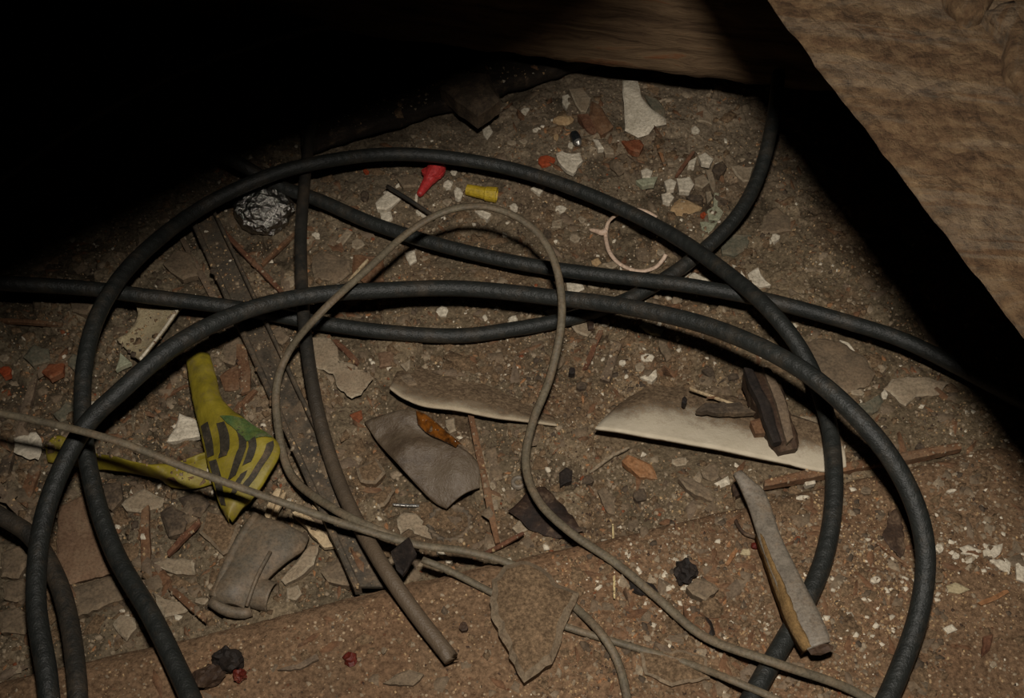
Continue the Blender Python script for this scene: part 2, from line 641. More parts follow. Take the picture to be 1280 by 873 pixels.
xs = axis(-1.3, 1.3, -0.72, 0.74, 0.0026, 0.02)
ys = axis(0.1, 2.2, 0.36, 1.50, 0.0026, 0.02)
X, Y = np.meshgrid(xs, ys)
Z, h1, h2, m1, m2 = bay(X, Y, True)
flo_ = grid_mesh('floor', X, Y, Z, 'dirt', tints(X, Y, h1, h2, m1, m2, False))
tag(flo_, 'bay floor of brown dirt and broken plaster crumbs', kind='structure')

# near floor joist / plank, its far edge crossing the picture, deep in dust
us = axis(-0.8, 2.0, -0.05, 1.35, 0.0026, 0.02)
vs = np.concatenate([[0.0, 0.0, 0.0008, 0.002, 0.004], np.arange(0.0065, 0.40, 0.0026)])
U, V = np.meshgrid(us, vs)
JX = E0.x + EU.x * U + EN.x * V
JY = E0.y + EU.y * U + EN.y * V
wob = 0.004 * vn(U, U * 0, 9, 15) + 0.002 * vn(U, U * 0, 40, 16)
JX = JX - EN.x * wob * np.exp(-V / 0.02)
JY = JY - EN.y * wob * np.exp(-V / 0.02)
JZ = joist_h(JX, JY)
JZ[0] = -0.06
z0 = np.zeros_like(JX)
jt = tints(JX, JY, z0 + 0.5, z0 + 0.5, z0, z0, True) * (1.0 + 0.25 * vn(JX, JY, 30, 17))[..., None]
jt = jt * 0.45 + 0.55 * pal(120, 91, 68) * (1.0 + 0.35 * vn(JX, JY, 18, 18))[..., None]
jo = grid_mesh('trim_1', JX, JY, JZ, 'dirt', jt)
tag(jo, 'wide wooden joist under brown dust and grit, across the bottom', kind='structure')


# ------------------------------------------------------------------ beams
def rough_box(name, o, ex, ey, ez, mat, n=(60, 24, 10), amp=0.004, fscale=35, parent=None):
    """box spanned by three edge vectors from corner o, gridded faces pushed in and out by noise"""
    verts, faces, key = [], [], {}

    def vid(i, j, k):
        kk = (i, j, k)
        if kk not in key:
            u, v_, w = i / n[0], j / n[1], k / n[2]
            p = o + ex * u + ey * v_ + ez * w
            c = o + (ex + ey + ez) * 0.5
            d = noise.noise_vector(p * fscale) * amp + noise.noise_vector(p * fscale * 3.1) * amp * 0.4
            key[kk] = len(verts)
            verts.append(p + d)
        return key[kk]
    I, J, K = n
    for i in range(I):
        for j in range(J):
            faces.append((vid(i, j, 0), vid(i, j + 1, 0), vid(i + 1, j + 1, 0), vid(i + 1, j, 0)))
            faces.append((vid(i, j, K), vid(i + 1, j, K), vid(i + 1, j + 1, K), vid(i, j + 1, K)))
    for i in range(I):
        for k in range(K):
            faces.append((vid(i, 0, k), vid(i + 1, 0, k), vid(i + 1, 0, k + 1), vid(i, 0, k + 1)))
            faces.append((vid(i, J, k), vid(i, J, k + 1), vid(i + 1, J, k + 1), vid(i + 1, J, k)))
    for j in range(J):
        for k in range(K):
            faces.append((vid(0, j, k), vid(0, j, k + 1), vid(0, j + 1, k + 1), vid(0, j + 1, k)))
            faces.append((vid(I, j, k), vid(I, j + 1, k), vid(I, j + 1, k + 1), vid(I, j, k + 1)))
    # local axes follow the edges so the grain runs along the timber
    a0 = ex.normalized()
    a1 = (ey - a0 * ey.dot(a0)).normalized()
    R = Matrix((a0, a1, a0.cross(a1))).transposed()
    me = bpy.data.meshes.new(name)
    Ri = R.inverted()
    me.from_pydata([tuple(Ri @ (v_ - o)) for v_ in verts], [], faces)
    me.materials.append(M[mat])
    me.shade_smooth()
    ob = bpy.data.objects.new(name, me)
    C.objects.link(ob)
    ob.matrix_world = Matrix.Translation(o) @ R.to_4x4()
    return ob


# foreground timber, upper right
Pa, Pb = at_depth(958, 0, 0.74), at_depth(1284, 430, 0.60)
e = (Pb - Pa)
ea = Pa - e * 0.55
ee = e * 2.1
side = (at_depth(1240, -190, 0.80) - Pa)
side = side - e.normalized() * side.dot(e.normalized())
side = side.normalized() * 0.26
back = (ray(1120, 215).normalized() + side.normalized() * 0.35).normalized() * 0.09
bm_ = rough_box('foreground_timber', ea, ee, side, back, 'timber', (170, 56, 10), 0.0019, 34)
tag(bm_, 'rough weathered brown timber close to the camera in the upper right corner', 'timber')

# far timber across the top, lifted off the debris
Fa, Fb = at(380, 34, 0.085), at(1010, 113, 0.085)
fe = Fb - Fa
fe.z = 0
fo = Fa - fe * 0.9
fn = Vector((-fe.y, fe.x, 0)).normalized()
if fn.y < 0:
    fn = -fn
ft = rough_box('far_timber', fo, fe * 3.0, Vector((0, 0, 0.30)) + fn * 0.03, fn * 0.14, 'old_wood', (200, 30, 4), 0.004, 30)
tag(ft, 'old split wooden timber crossing the far top of the bay', 'timber')

# unseen board added over the camera, its rim shaped to shade the upper left
T0 = 0.29
rim_px = [(-520, 690), (-200, 520), (0, 424), (180, 333), (330, 254), (470, 200), (600, 155), (700, 105), (775, 66), (835, 14), (900, -75), (980, -210)]
rim3 = [LIGHT + (at(x, y, 0) - LIGHT) * T0 for x, y in rim_px]
bs = Vector((-0.62, 0.78, 0)).normalized() * 0.40
bv, bf = [], []
for i, p in enumerate(rim3):
    for dz in (0.0, 0.020):
        bv.append(p + Vector((0, 0, dz)))
        bv.append(p + bs + Vector((0, 0, dz)))
for i in range(len(rim3) - 1):
    a, b = i * 4, i * 4 + 4
    bf += [(a, b, b + 1, a + 1), (a + 2, a + 3, b + 3, b + 2), (a, a + 2, b + 2, b), (a + 1, b + 1, b + 3, a + 3)]
n4 = (len(rim3) - 1) * 4
bf += [(0, 1, 3, 2), (n4, n4 + 2, n4 + 3, n4 + 1)]
tag(mesh_obj('shading_plank', bv, bf, 'old_wood'), 'unseen plank added above the bay to shade the upper left', 'plank')

# ------------------------------------------------------------------ shape builders for debris
def jagged(pts, amp=1.2, seg=7.0, r=rng):
    out = []
    n = len(pts)
    for i in range(n):
        a, b = pts[i], pts[(i + 1) % n]
        L = math.hypot(b[0] - a[0], b[1] - a[1])
        k = max(1, int(L / seg))
        out.append((a[0] + r.uniform(-.3, .3) * amp, a[1] + r.uniform(-.3, .3) * amp))
        for j in range(1, k):
            u = (j + r.uniform(-.25, .25)) / k
            nx, ny = -(b[1] - a[1]) / L, (b[0] - a[0]) / L
            d = r.uniform(-1, 1) * amp
            out.append((a[0] + (b[0] - a[0]) * u + nx * d, a[1] + (b[1] - a[1]) * u + ny * d))
    return out


RIMS = {'paint_dusty': 'paint_rim', 'plaster_grey': 'plaster_rim', 'slab_dust': 'plaster_rim'}


def flat_piece(name, pts, mat, t=0.003, lift=0.0, parent=None, amp=1.2, seg=7.0, tilt=(0, 0), dome=0.0, base=None, r=rng, sink=0.004):
    """irregular slab: outline traced on the ground it lies on, real thickness, chipped bevelled rim, slightly uneven top"""
    P = jagged(pts, amp, seg, r) if amp > 0 else list(pts)
    cx = sum(p[0] for p in P) / len(P)
    cy = sum(p[1] for p in P) / len(P)
    hs = [gpx(cx, cy)] + [gpx(*p) for p in pts]
    h0 = (sum(hs) / len(hs) * 0.6 + max(hs) * 0.4) if base is None else base
    top = h0 + lift + t
    rim = []
    for p in P:
        h = top + tilt[0] * (p[0] - cx) * mpp(cx, cy) - tilt[1] * (p[1] - cy) * mpp(cx, cy)
        rim.append(at(p[0], p[1], h))
    c = sum(rim, Vector()) / len(rim)
    size = max((q - c).length for q in rim)
    bev = min(0.35 * t, 0.12 * size)
    n = len(rim)
    verts = []
    ang = r.uniform(0, 6)
    for q in rim:                                    # inner top ring
        d = (c - q)
        d.z = 0
        q2 = q + d * min(0.3, (bev + 0.0012) / max(d.length, 1e-4))
        z = q2.z + r.uniform(-.1, .1) * min(t, .004)
        verts.append(Vector((q2.x, q2.y, z)))
    for q in rim:                                    # outer top ring
        verts.append(Vector((q.x, q.y, q.z - bev)))
    for q in rim:                                    # bottom ring
        d = (c - q) * 0.05
        verts.append(Vector((q.x + d.x, q.y + d.y, q.z - t - (sink if lift <= 0.004 else 0.0))))
    ctr = c.copy()
    ctr.z += dome
    faces = []
    mid = []
    for i in range(n):                               # mid ring lets the top dome and wobble
        q = verts[i].lerp(ctr, 0.5)
        q.z += dome * 0.25 + r.uniform(-.08, .08) * t
        mid.append(len(verts) + i)
    for i in range(n):
        q = verts[i].lerp(ctr, 0.5)
        q.z += dome * 0.25 + r.uniform(-.12, .12) * min(t, .003)
        verts.append(q)
    ci = len(verts)
    verts.append(ctr)
    for i in range(n):
        j = (i + 1) % n
        faces.append((ci, 3 * n + i, 3 * n + j))
        faces.append((3 * n + i, i, j, 3 * n + j))
        faces.append((i, n + i, n + j, j))
        faces.append((n + i, 2 * n + i, 2 * n + j, n + j))
    faces.append(tuple(range(3 * n - 1, 2 * n - 1, -1)))
    o = mesh_obj(name, verts, faces, mat, parent)
    if mat in RIMS:                                  # broken edge shows the fresh, paler core
        o.data.materials.append(M[RIMS[mat]])
        for k, p in enumerate(o.data.polygons):
            if k < 4 * n and k % 4 == 2:
                p.material_index = 1
    if dome or size > .03:
        for k, p in enumerate(o.data.polygons):
            if k < 4 * n and k % 4 < 2:
                p.use_smooth = True
    return o


def flake(name, label, cat, pts, mat, t=0.003, group=None, **kw):
    return tag(flat_piece(name, pts, mat, t, **kw), label, cat, group)


def blob(cx, cy, w, h, n=7, rot=0.0, r=rng):
    """outline of a small chip: centre and size in photo pixels"""
    out = []
    for i in range(n):
        a = 2 * math.pi * (i + r.uniform(-.28, .28)) / n
        k = r.uniform(.78, 1.12)
        x, y = math.cos(a) * w / 2 * k, math.sin(a) * h / 2 * k
        ca, sa = math.cos(math.radians(rot)), math.sin(math.radians(rot))
        out.append((cx + x * ca - y * sa, cy + x * sa + y * ca))
    return out


def chip(name, label, cat, cx, cy, w, h, mat, t=0.0025, rot=0, n=7, group=None, **kw):
    kw.setdefault('amp', 0.5)
    kw.setdefault('tilt', (rng.uniform(-.12, .12), rng.uniform(-.05, .15)))
    return flake(name, label, cat, blob(cx, cy, w, h, n, rot), mat, t, group, **kw)


def stick3(name, p, q, w, th, mat, parent=None, n=8, taper=0.75, wob=0.15, roll=0.0):
    """splinter / lath between two points: rectangular section, ragged ends, uneven edges"""
    ax = (q - p)
    L = ax.length
    ax.normalize()
    s = ax.cross(Vector((0, 0, 1)))
    if s.length < 1e-3:
        s = Vector((1, 0, 0))
    s.normalize()
    u = s.cross(ax).normalized()
    if roll:
        R = Matrix.Rotation(roll, 3, ax)
        s, u = R @ s, R @ u
    verts, faces = [], []
    for i in range(n + 1):
        f = i / n
        c = p + ax * (L * f) + s * (w * wob * noise.noise(p * 31 + ax * (f * 3.0))) + u * (th * wob * noise.noise(q * 31 + ax * (f * 3.0)))
        k = 1.0 - (1 - taper) * abs(2 * f - 1) ** 3
        ww, tt = w * .5 * k * (1 + rng.uniform(-.08, .08)), th * .5 * k
        e = rng.uniform(-.3, .3) * w if i in (0, n) else 0
        for a, b in ((-1, -1), (-1, 1), (-.55, 1.25), (.5, 1.2), (1, 1), (1, -1)):
            verts.append(c + s * (a * ww) + u * (b * tt) + ax * (e * a))
    m = 6
    for i in range(n):
        for k in range(m):
            a, b = i * m + k, i * m + (k + 1) % m
            faces.append((a, b, b + m, a + m))
    faces.append(tuple(range(m - 1, -1, -1)))
    faces.append(tuple(n * m + k for k in range(m)))
    return mesh_obj(name, verts, faces, mat, parent)


def stick(name, label, cat, a, b, wpx, mat, th=None, h=(0, 0), group=None, **kw):
    w = wpx * mpp(*a)
    th = th or w * 0.7
    p, q = on(a[0], a[1], th * .5 + h[0]), on(b[0], b[1], th * .5 + h[1])
    return tag(stick3(name, p, q, w, th, mat, **kw), label, cat, group)


def ico(sub=3):
    import bmesh
    bm = bmesh.new()
    bmesh.ops.create_icosphere(bm, subdivisions=sub, radius=1.0)
    v = [x.co.copy() for x in bm.verts]
    f = [tuple(x.index for x in p.verts) for p in bm.faces]
    bm.free()
    return v, f


ICO = {k: ico(k) for k in (2, 3, 4)}


def lump3(name, c, rx, ry, rz, mat, parent=None, sub=3, amp=0.28, fs=1.6, rot=0.0, seed=0, smooth=False, facet=0.0):
    v, f = ICO[sub]
    out = []
    R = Matrix.Rotation(rot, 3, 'Z')
    for q in v:
        d = 1 + amp * noise.noise(q * fs + Vector((seed * 7.1, 3.3, 1.7))) + amp * .5 * noise.noise(q * fs * 2.7 + Vector((1.1, seed * 5.3, 0)))
        if facet:
            d += facet * abs(noise.noise(q * 5.5 + Vector((seed, 9, 2)))) + facet * .6 * abs(noise.noise(q * 11 + Vector((seed, 2, 5))))
        p = Vector((q.x * rx * d, q.y * ry * d, q.z * rz * d))
        out.append(c + R @ p)
    return mesh_obj(name, out, f, mat, parent, smooth)


def lump(name, label, cat, px, py, wpx, hpx, mat, zfac=0.6, rot=0.0, seed=0, group=None, sub=2, **kw):
    m = mpp(px, py)
    rx, ry = wpx * m / 2, hpx * m / 2 / 0.85
    rz = min(rx, ry) * zfac * 1.2
    c = on(px, py, rz * 0.55)
    return tag(lump3(name, c, rx, ry, rz, mat, seed=seed, rot=rot, sub=sub, **kw), label, cat, group)


def sheet3(name, A, B, mat, t=0.0015, nx=10, camber=0.0, parent=None, wrinkle=0.0, fs=40, seedv=0.0):
    """thin bent sheet ruled between two polylines of 3D points, closed with real thickness"""
    A, B = spline(A, 0.004), spline(B, 0.004)
    n = max(len(A), len(B), 12)

    def res(P):
        return [P[min(len(P) - 1, int(round(i * (len(P) - 1) / (n - 1))))] for i in range(n)]
    A, B = res(A), res(B)
    verts, faces = [], []
    for layer in (0, 1):
        for i in range(n):
            for j in range(nx + 1):
                u = j / nx
                p = A[i].lerp(B[i], u)
                p.z += camber * 4 * u * (1 - u) + wrinkle * noise.noise(p * fs + Vector((seedv, 0, 0))) - layer * t
                verts.append(p)
    m = nx + 1
    o2 = n * m
    for i in range(n - 1):
        for j in range(nx):
            a = i * m + j
            faces.append((a, a + 1, a + m + 1, a + m))
            faces.append((o2 + a, o2 + a + m, o2 + a + m + 1, o2 + a + 1))
    for i in range(n - 1):
        for j in (0, nx):
            a = i * m + j
            faces.append((a, a + m, o2 + a + m, o2 + a) if j == 0 else (a, o2 + a, o2 + a + m, a + m))
    for j in range(nx):
        for i in (0, n - 1):
            a = i * m + j
            faces.append((a, o2 + a, o2 + a + 1, a + 1) if i == 0 else (a, a + 1, o2 + a + 1, o2 + a))
    o = mesh_obj(name, verts, faces, mat, parent, True)
    uvl = o.data.uv_layers.new(name='UVMap')
    vi = np.zeros(len(o.data.loops), dtype=np.int32)
    o.data.loops.foreach_get('vertex_index', vi)
    vi = vi % o2
    uvl.data.foreach_set('uv', np.stack([(vi // m) / (n - 1), (vi % m) / nx], -1).ravel())
    return o


def hp(p):
    return at(p[0], p[1], p[2])


# ------------------------------------------------------------------ cables
def cable(name, label, pts, r, mat, cat='cable', **kw):
    return tag(tube(name, [hp(p) for p in pts], r, mat, **kw), label, cat)


cable('coiled_cable', 'thick black cable in a wide arc from bottom left over the middle to bottom right',
      [(96, 1010, .045), (66, 900, .05), (58, 840, .055), (45, 745, .06), (57, 640, .07), (100, 543, .085), (152, 488, .10), (222, 430, .105), (300, 391, .095),
       (385, 370, .08), (480, 363, .07), (580, 361, .062), (700, 373, .070), (800, 387, .088), (900, 413, .108), (1000, 461, .128),
       (1080, 531, .128), (1132, 605, .108), (1156, 682, .085), (1150, 762, .060), (1122, 845, .047), (1090, 910, .045), (1030, 1010, .045)], 0.0082, 'cable')
cable('coiled_cable', 'thick black ribbed cable in the highest arc, crossing above the red cap',
      [(310, 1010, .05), (255, 910, .055), (228, 850, .05), (190, 772, .045), (142, 688, .04), (114, 600, .048), (103, 512, .06), (110, 432, .072), (135, 370, .075),
       (180, 315, .068), (250, 261, .055), (330, 222, .060), (400, 203, .059), (480, 193, .045), (560, 197, .04), (650, 214, .038), (740, 245, .040),
       (830, 288, .045), (900, 335, .06), (960, 386, .075), (1006, 447, .065), (1034, 522, .05), (1043, 602, .048), (1034, 682, .042), (1008, 752, .039),
       (955, 845, .039), (930, 890, .039), (870, 1000, .039)], 0.0080, 'cable')
cable('trailing_cable', 'black cable from the left edge dipping below the arc, then rising far right',
      [(-330, 330, .06), (-80, 347, .07), (0, 354, .068), (100, 360, .054), (180, 370, .047), (300, 386, .034), (400, 404, .022), (480, 415, .018), (570, 420, .014),
       (640, 412, .014), (700, 401, .014), (760, 384, .015), (805, 364, .018), (862, 327, .026), (918, 274, .04), (950, 215, .055), (968, 140, .08), (974, 70, .11), (974, 10, .15)],
      0.0078, 'cable')
cable('straight_cable', 'black braided cable running slantwise from near the foil ball into the dark at right',
      [(250, 180, .05), (300, 205, .045), (345, 231, .028), (400, 251, .022), (470, 281, .022), (560, 309, .026), (660, 331, .028), (760, 345, .034), (860, 357, .045),
       (960, 376, .048), (1060, 403, .046), (1130, 426, .042), (1200, 460, .045), (1290, 508, .05), (1360, 545, .05)], 0.0078, 'cable')
cable('cut_cable', 'thinner dusty black cable hanging straight down the left centre to a cut end',
      [(392, 130, .05), (386, 180, .042), (382, 215, .040), (376, 300, .036), (380, 400, .041), (392, 490, .036), (412, 570, .030), (440, 640, .034), (480, 710, .046), (520, 768, .044), (564, 824, .042)],
      0.0066, 'cable_cut')
cable('short_cable', 'thick black cable curving from the left edge down beside the arc at bottom left',
      [(-260, 500, .05), (-60, 610, .04), (0, 645, .035), (40, 672, .033), (70, 722, .034), (87, 780, .038), (96, 850, .045), (100, 910, .045), (120, 1010, .045)], 0.0078, 'cable_smooth')
cable('dark_cable', 'black cable arching high through the unlit upper left corner',
      [(-260, 400, .06), (-60, 262, .08), (0, 222, .085), (90, 160, .09), (180, 110, .09), (280, 67, .09), (380, 38, .09), (450, 24, .085), (540, 20, .07)], 0.0070, 'cable')

cord = [(1210, 935, .034), (1124, 895, .033), (1088, 876, .034), (1066, 864, .038), (1035, 851, .043), (960, 826, .053), (880, 796, .042), (822, 748, .038), (772, 706, .037), (712, 665, .036), (673, 626, .034),
        (657, 580, .034), (666, 528, .042), (688, 470, .055), (702, 400, .080), (697, 340, .10), (676, 296, .112), (641, 269, .118), (600, 258, .118), (555, 265, .112), (510, 291, .10),
        (460, 336, .096), (402, 390, .090), (361, 440, .058), (345, 490, .042), (352, 560, .028), (370, 602, .025), (420, 638, .045), (470, 662, .052), (525, 684, .038)]
cable('lamp_cord', 'thin grey-brown flat cord forming the tall loop in the middle', cord, 0.0040, 'cord', 'cord', flat=0.75, seg=8)
cable('lamp_cord', 'thin grey cord running from the left edge across to the dusty stone slab',
      [(-320, 450, .10), (-60, 505, .125), (0, 517, .122), (60, 529, .12), (150, 553, .112), (240, 588, .095), (340, 624, .07), (430, 655, .057), (520, 681, .049), (580, 689, .040), (640, 706, .037), (690, 735, .034),
       (722, 762, .035), (752, 793, .041), (773, 830, .036), (785, 880, .034), (800, 980, .034)], 0.0036, 'cord', 'cord', flat=0.75, seg=8)
cable('lamp_cord', 'thin grey cord emerging beneath the dusty stone slab toward the bottom right',
      [(528, 700, .038), (560, 713, .036), (615, 741, .034), (660, 762, .034), (705, 783, .034), (780, 806, .034), (860, 830, .034), (920, 853, .048), (990, 885, .044), (1090, 950, .034)], 0.0032, 'cord', 'cord', flat=0.8, seg=8)
cable('wire_offcut', 'short dark wire offcut lying between the white chips and the grey loop',
      [(484, 233, .016), (510, 249, .016), (543, 271, .014)], 0.0026, 'cable_smooth', 'wire', seg=6)

# pale cable tie: open ring and a knotted head
r0 = empty('cable_tie', on(760, 290))
g0 = gpx(790, 300)
tube('strap', [at(x, y, g0 + z) for x, y, z in ((757, 290, .008), (761, 277, .018), (774, 267, .030), (790, 262, .036), (806, 264, .038), (821, 272, .036))], 0.0026, 'tie', r0, seg=6, flat=0.6, step=0.003)
tube('strap', [at(x, y, g0 + z) for x, y, z in ((757, 288, .008), (758, 302, .006), (763, 317, .006), (776, 331, .006), (798, 339, .007), (818, 335, .010), (829, 324, .016), (832, 318, .020))], 0.0026, 'tie', r0, seg=6, flat=0.6, step=0.003)
tube('tie_head', [at(x, y, g0 + z) for x, y, z in ((737, 287, .006), (745, 289, .007), (752, 291, .008), (758, 289, .009))], lambda u: 0.0018 + 0.0028 * u, 'tie', r0, seg=7, step=0.002)
tag(r0, 'pale pinkish cable tie lying open in a ring below the highest cable', 'cable tie')

# foil ball
m = mpp(330, 262)
fb = lump3('foil_ball', on(330, 262, 0.020), 33 * m, 33 * m, 25 * m, 'foil', sub=4, amp=0.10, facet=0.22, seed=4, fs=2.2)
tag(fb, 'crumpled ball of silver foil at the edge of the dark', 'foil ball')

# red cap with wings
rt = empty('wire_nut', on(538, 228))
gz = gpx(538, 228) + .010


def lathe_axis(name, p, q, prof, mat, parent, seg=16, caps=(True, True)):
    ax = (q - p)
    L = ax.length
    ax.normalize()
    s = ax.cross(Vector((0, 0, 1))).normalized()
    u = s.cross(ax)
    verts, faces = [], []
    for f, r in prof:
        for k in range(seg):
            a = 2 * math.pi * k / seg
            verts.append(p + ax * (L * f) + s * (r * math.cos(a)) + u * (r * math.sin(a)))
    for i in range(len(prof) - 1):
        for k in range(seg):
            a, b = i * seg + k, i * seg + (k + 1) % seg
            faces.append((a, b, b + seg, a + seg))
    if caps[0]:
        faces.append(tuple(range(seg - 1, -1, -1)))
    if caps[1]:
        faces.append(tuple((len(prof) - 1) * seg + k for k in range(seg)))
    return mesh_obj(name, verts, faces, mat, parent, False)


lathe_axis('shell', at(524, 244, gz - .003), at(548, 207, gz + .004), [(0, .0030), (.04, .0040), (.12, .0046), (.45, .0066), (.55, .0082), (.7, .0098), (.93, .0112), (1, .0100), (.97, .007)], 'red_plastic', rt)
stick3('wing', at(530, 212, gz + .004), at(541, 222, gz + .006), 0.011, 0.004, 'red_plastic', rt, n=4, wob=0)
stick3('wing', at(545, 222, gz + .002), at(553, 214, gz + .002), 0.009, 0.004, 'red_plastic', rt, n=4, wob=0)
tag(rt, 'red winged plastic wire cap just under the highest cable', 'wire nut')
# yellow tube
yt = empty('plastic_tube', on(602, 241))
gz = gpx(602, 241) + .007
lathe_axis('sleeve', at(583, 237, gz), at(607, 242, gz), [(0, .0050), (.03, .0064), (.5, .0070), (1, .0074)], 'yellow_plastic', yt)
lathe_axis('flared_end', at(606, 242, gz), at(621, 244, gz), [(0, .0074), (.08, .0084), (.9, .0092), (1, .0092), (1, .0074), (.3, .0064)], 'yellow_plastic', yt, caps=(True, True))
tag(yt, 'yellow plastic sleeve with a wider open end, beside the red cap', 'sleeve')
# small dark glossy bulb
db = empty('glass_bulb', on(720, 173))
gz = gpx(720, 173) + .006
lathe_axis('body', at(717, 167, gz), at(722, 177, gz), [(0, .003), (.08, .0055), (.5, .0062), (1, .0058)], 'dark_gloss', db)
lathe_axis('tip', at(722, 177, gz), at(724, 182, gz - .001), [(0, .0052), (.5, .0046), (1, .002)], 'sliver_metal', db)
tag(db, 'tiny dark glossy cylinder with a shiny tip on the far dirt', 'bulb')

# ------------------------------------------------------------------ larger pieces
# grey U-channel leaning along the left centre
ch = empty('metal_channel', on(360, 500))
pa, pb = on(252, 268, .016), at(466, 735, .020)
ax = (pb - pa).normalized()
sd = ax.cross(Vector((0, 0, 1))).normalized()
hw = 0.0125


def bar(name, p, q, w, th, mat, parent):
    return stick3(name, p, q, w, th, mat, parent, n=40, taper=1.0, wob=0.04)


bar('web', pa, pb, hw * 2, .003, 'channel', ch)
up = Vector((0, 0, .005))
bar('flange', pa - sd * hw + up, pb - sd * hw + up, .004, .012, 'channel', ch)
bar('flange', pa + sd * hw + up, pb + sd * hw + up, .006, .012, 'channel', ch)
tag(ch, 'long dark grey metal channel lying aslant under the cables at left centre', 'channel')
stick('wood_lath', 'narrow grey wood lath lying along the left side of the metal channel', 'lath', (228, 300), (362, 552), 8, 'wood_grey', n=24, th=.006)

# yellow caution tape, twisted body with a rolled neck, printed bars
yb = empty('caution_tape', on(290, 560))
gz = gpx(290, 560)
A = [at(x, y, gz + z) for x, y, z in ((233, 452, .020), (236, 475, .020), (242, 508, .018), (251, 545, .018), (262, 590, .018), (273, 628, .016), (286, 653, .012))]
B = [at(x, y, gz + z) for x, y, z in ((262, 443, .020), (270, 470, .022), (279, 500, .024), (312, 529, .030), (349, 556, .030), (334, 598, .022), (290, 652, .013))]
body = sheet3('tape_body', A, B, 'yellow_tape', .003, 18, .008, yb, .004, 55)


def ontape(u, v_, dz=.0016):
    """point on the tape body: u along 0..1, v across 0..1"""
    a, b = spline(A, 0.004), spline(B, 0.004)
    n = max(len(a), len(b), 12)
    i = min(n - 1, max(0, int(round(u * (n - 1)))))
    ia = min(len(a) - 1, int(round(i * (len(a) - 1) / (n - 1))))
    ib = min(len(b) - 1, int(round(i * (len(b) - 1) / (n - 1))))
    p = a[ia].lerp(b[ib], v_)
    p.z += .008 * 4 * v_ * (1 - v_) + .004 * noise.noise(p * 55) + dz
    return p


_a, _b = spline(A, 0.004), spline(B, 0.004)


def tape_patch(name, quad, mat, nu=10, nv=4):
    """printed mark following the tape surface; quad of (u, v) corners"""
    (u0, v0), (u1, v1), (u2, v2), (u3, v3) = quad
    verts, faces = [], []
    for i in range(nu + 1):
        f = i / nu
        for j in range(nv + 1):
            g = j / nv
            u = (u0 * (1 - f) + u3 * f) * (1 - g) + (u1 * (1 - f) + u2 * f) * g
            w = (v0 * (1 - f) + v3 * f) * (1 - g) + (v1 * (1 - f) + v2 * f) * g
            n = max(len(_a), len(_b), 12)
            ii = u * (n - 1)
            k = min(n - 2, int(ii))
            q = []
            for kk in (k, k + 1):
                ia = min(len(_a) - 1, int(round(kk * (len(_a) - 1) / (n - 1))))
                ib = min(len(_b) - 1, int(round(kk * (len(_b) - 1) / (n - 1))))
                p = _a[ia].lerp(_b[ib], w)
                p.z += .008 * 4 * w * (1 - w) + .004 * noise.noise(p * 55)
                q.append(p)
            p = q[0].lerp(q[1], ii - k)
            p.z += .0024
            verts.append(p)
    for i in range(nu):
        for j in range(nv):
            a = i * (nv + 1) + j
            faces.append((a, a + 1, a + nv + 2, a + nv + 1))
    return mesh_obj(name, verts, faces, mat, body, True)


body.location = (0, 0, 0)
for quad in (((.44, .05), (.44, .22), (.62, .12), (.62, .02)), ((.46, .36), (.46, .52), (.66, .30), (.66, .17)), ((.52, .58), (.50, .68), (.76, .46), (.78, .30)),
             ((.60, .62), (.58, .74), (.70, .66), (.72, .54)), ((.62, .84), (.60, .95), (.82, .80), (.84, .64)), ((.66, .03), (.66, .14), (.92, .26), (.90, .05)), ((.76, .54), (.74, .64), (.86, .60), (.88, .44))):
    pr = tape_patch('printed_bar', quad, 'tape_print')
    pr['label'] = 'dark printed bar'
gp = tape_patch('green_stain', ((.42, .52), (.44, .97), (.58, .97), (.60, .60)), 'tape_green')
gp['label'] = 'green stain'
tag(yb, 'twisted yellow plastic tape with dark bars and a green stain beside the channel', 'tape')
ys_ = empty('plastic_ribbon', on(160, 580))
gz = gpx(160, 580)
A2 = [at(x, y, gz + z) for x, y, z in ((58, 556, .012), (76, 546, .016), (120, 566, .020), (188, 580, .022), (225, 578, .018), (262, 565, .018))]
B2 = [at(x, y, gz + z) for x, y, z in ((60, 578, .004), (90, 582, .004), (120, 587, .006), (190, 596, .008), (222, 612, .010), (272, 602, .010))]
sheet3('ribbon', A2, B2, 'yellow_tape', .002, 10, .005, ys_, .005, 60, 3.0)
A3 = [at(x, y, gz + z) for x, y, z in ((222, 578, .022), (245, 570, .024), (264, 562, .022))]
B3 = [at(x, y, gz + z) for x, y, z in ((222, 584, .018), (245, 577, .020), (266, 572, .018))]
sheet3('fold', A3, B3, 'yellow_tape', .002, 4, .003, ys_, .002, 60, 3.0)
tag(ys_, 'creased yellow plastic ribbon running left from the twisted tape', 'ribbon')

# white sheets half buried in dirt
A = [at(x, y, z) for x, y, z in ((744, 536, .026), (800, 543, .030), (860, 554, .032), (920, 566, .032), (985, 579, .032), (1033, 589, .032), (1058, 583, .032))]
B = [on(x, y, z) for x, y, z in ((780, 500, -.006), (812, 478, -.006), (845, 478, -.005), (890, 488, -.002), (940, 503, .002), (1000, 522, .006), (1050, 538, .010))]
tag(sheet3('paper_sheet', A, B, 'white_sheet', .004, 20, .003, None, .0025, 25), 'large white sheet strewn with dirt, below the dark wood chunk', 'sheet')
A = [at(x, y, z) for x, y, z in ((487, 485, .022), (503, 497, .021), (525, 506, .020), (560, 511, .020), (620, 521, .020), (655, 526, .019), (696, 531, .012))]
B = [on(x, y, z) for x, y, z in ((500, 458, -.008), (524, 450, -.008), (546, 454, -.008), (574, 462, -.008), (624, 480, -.007), (655, 500, -.006), (692, 520, -.004))]
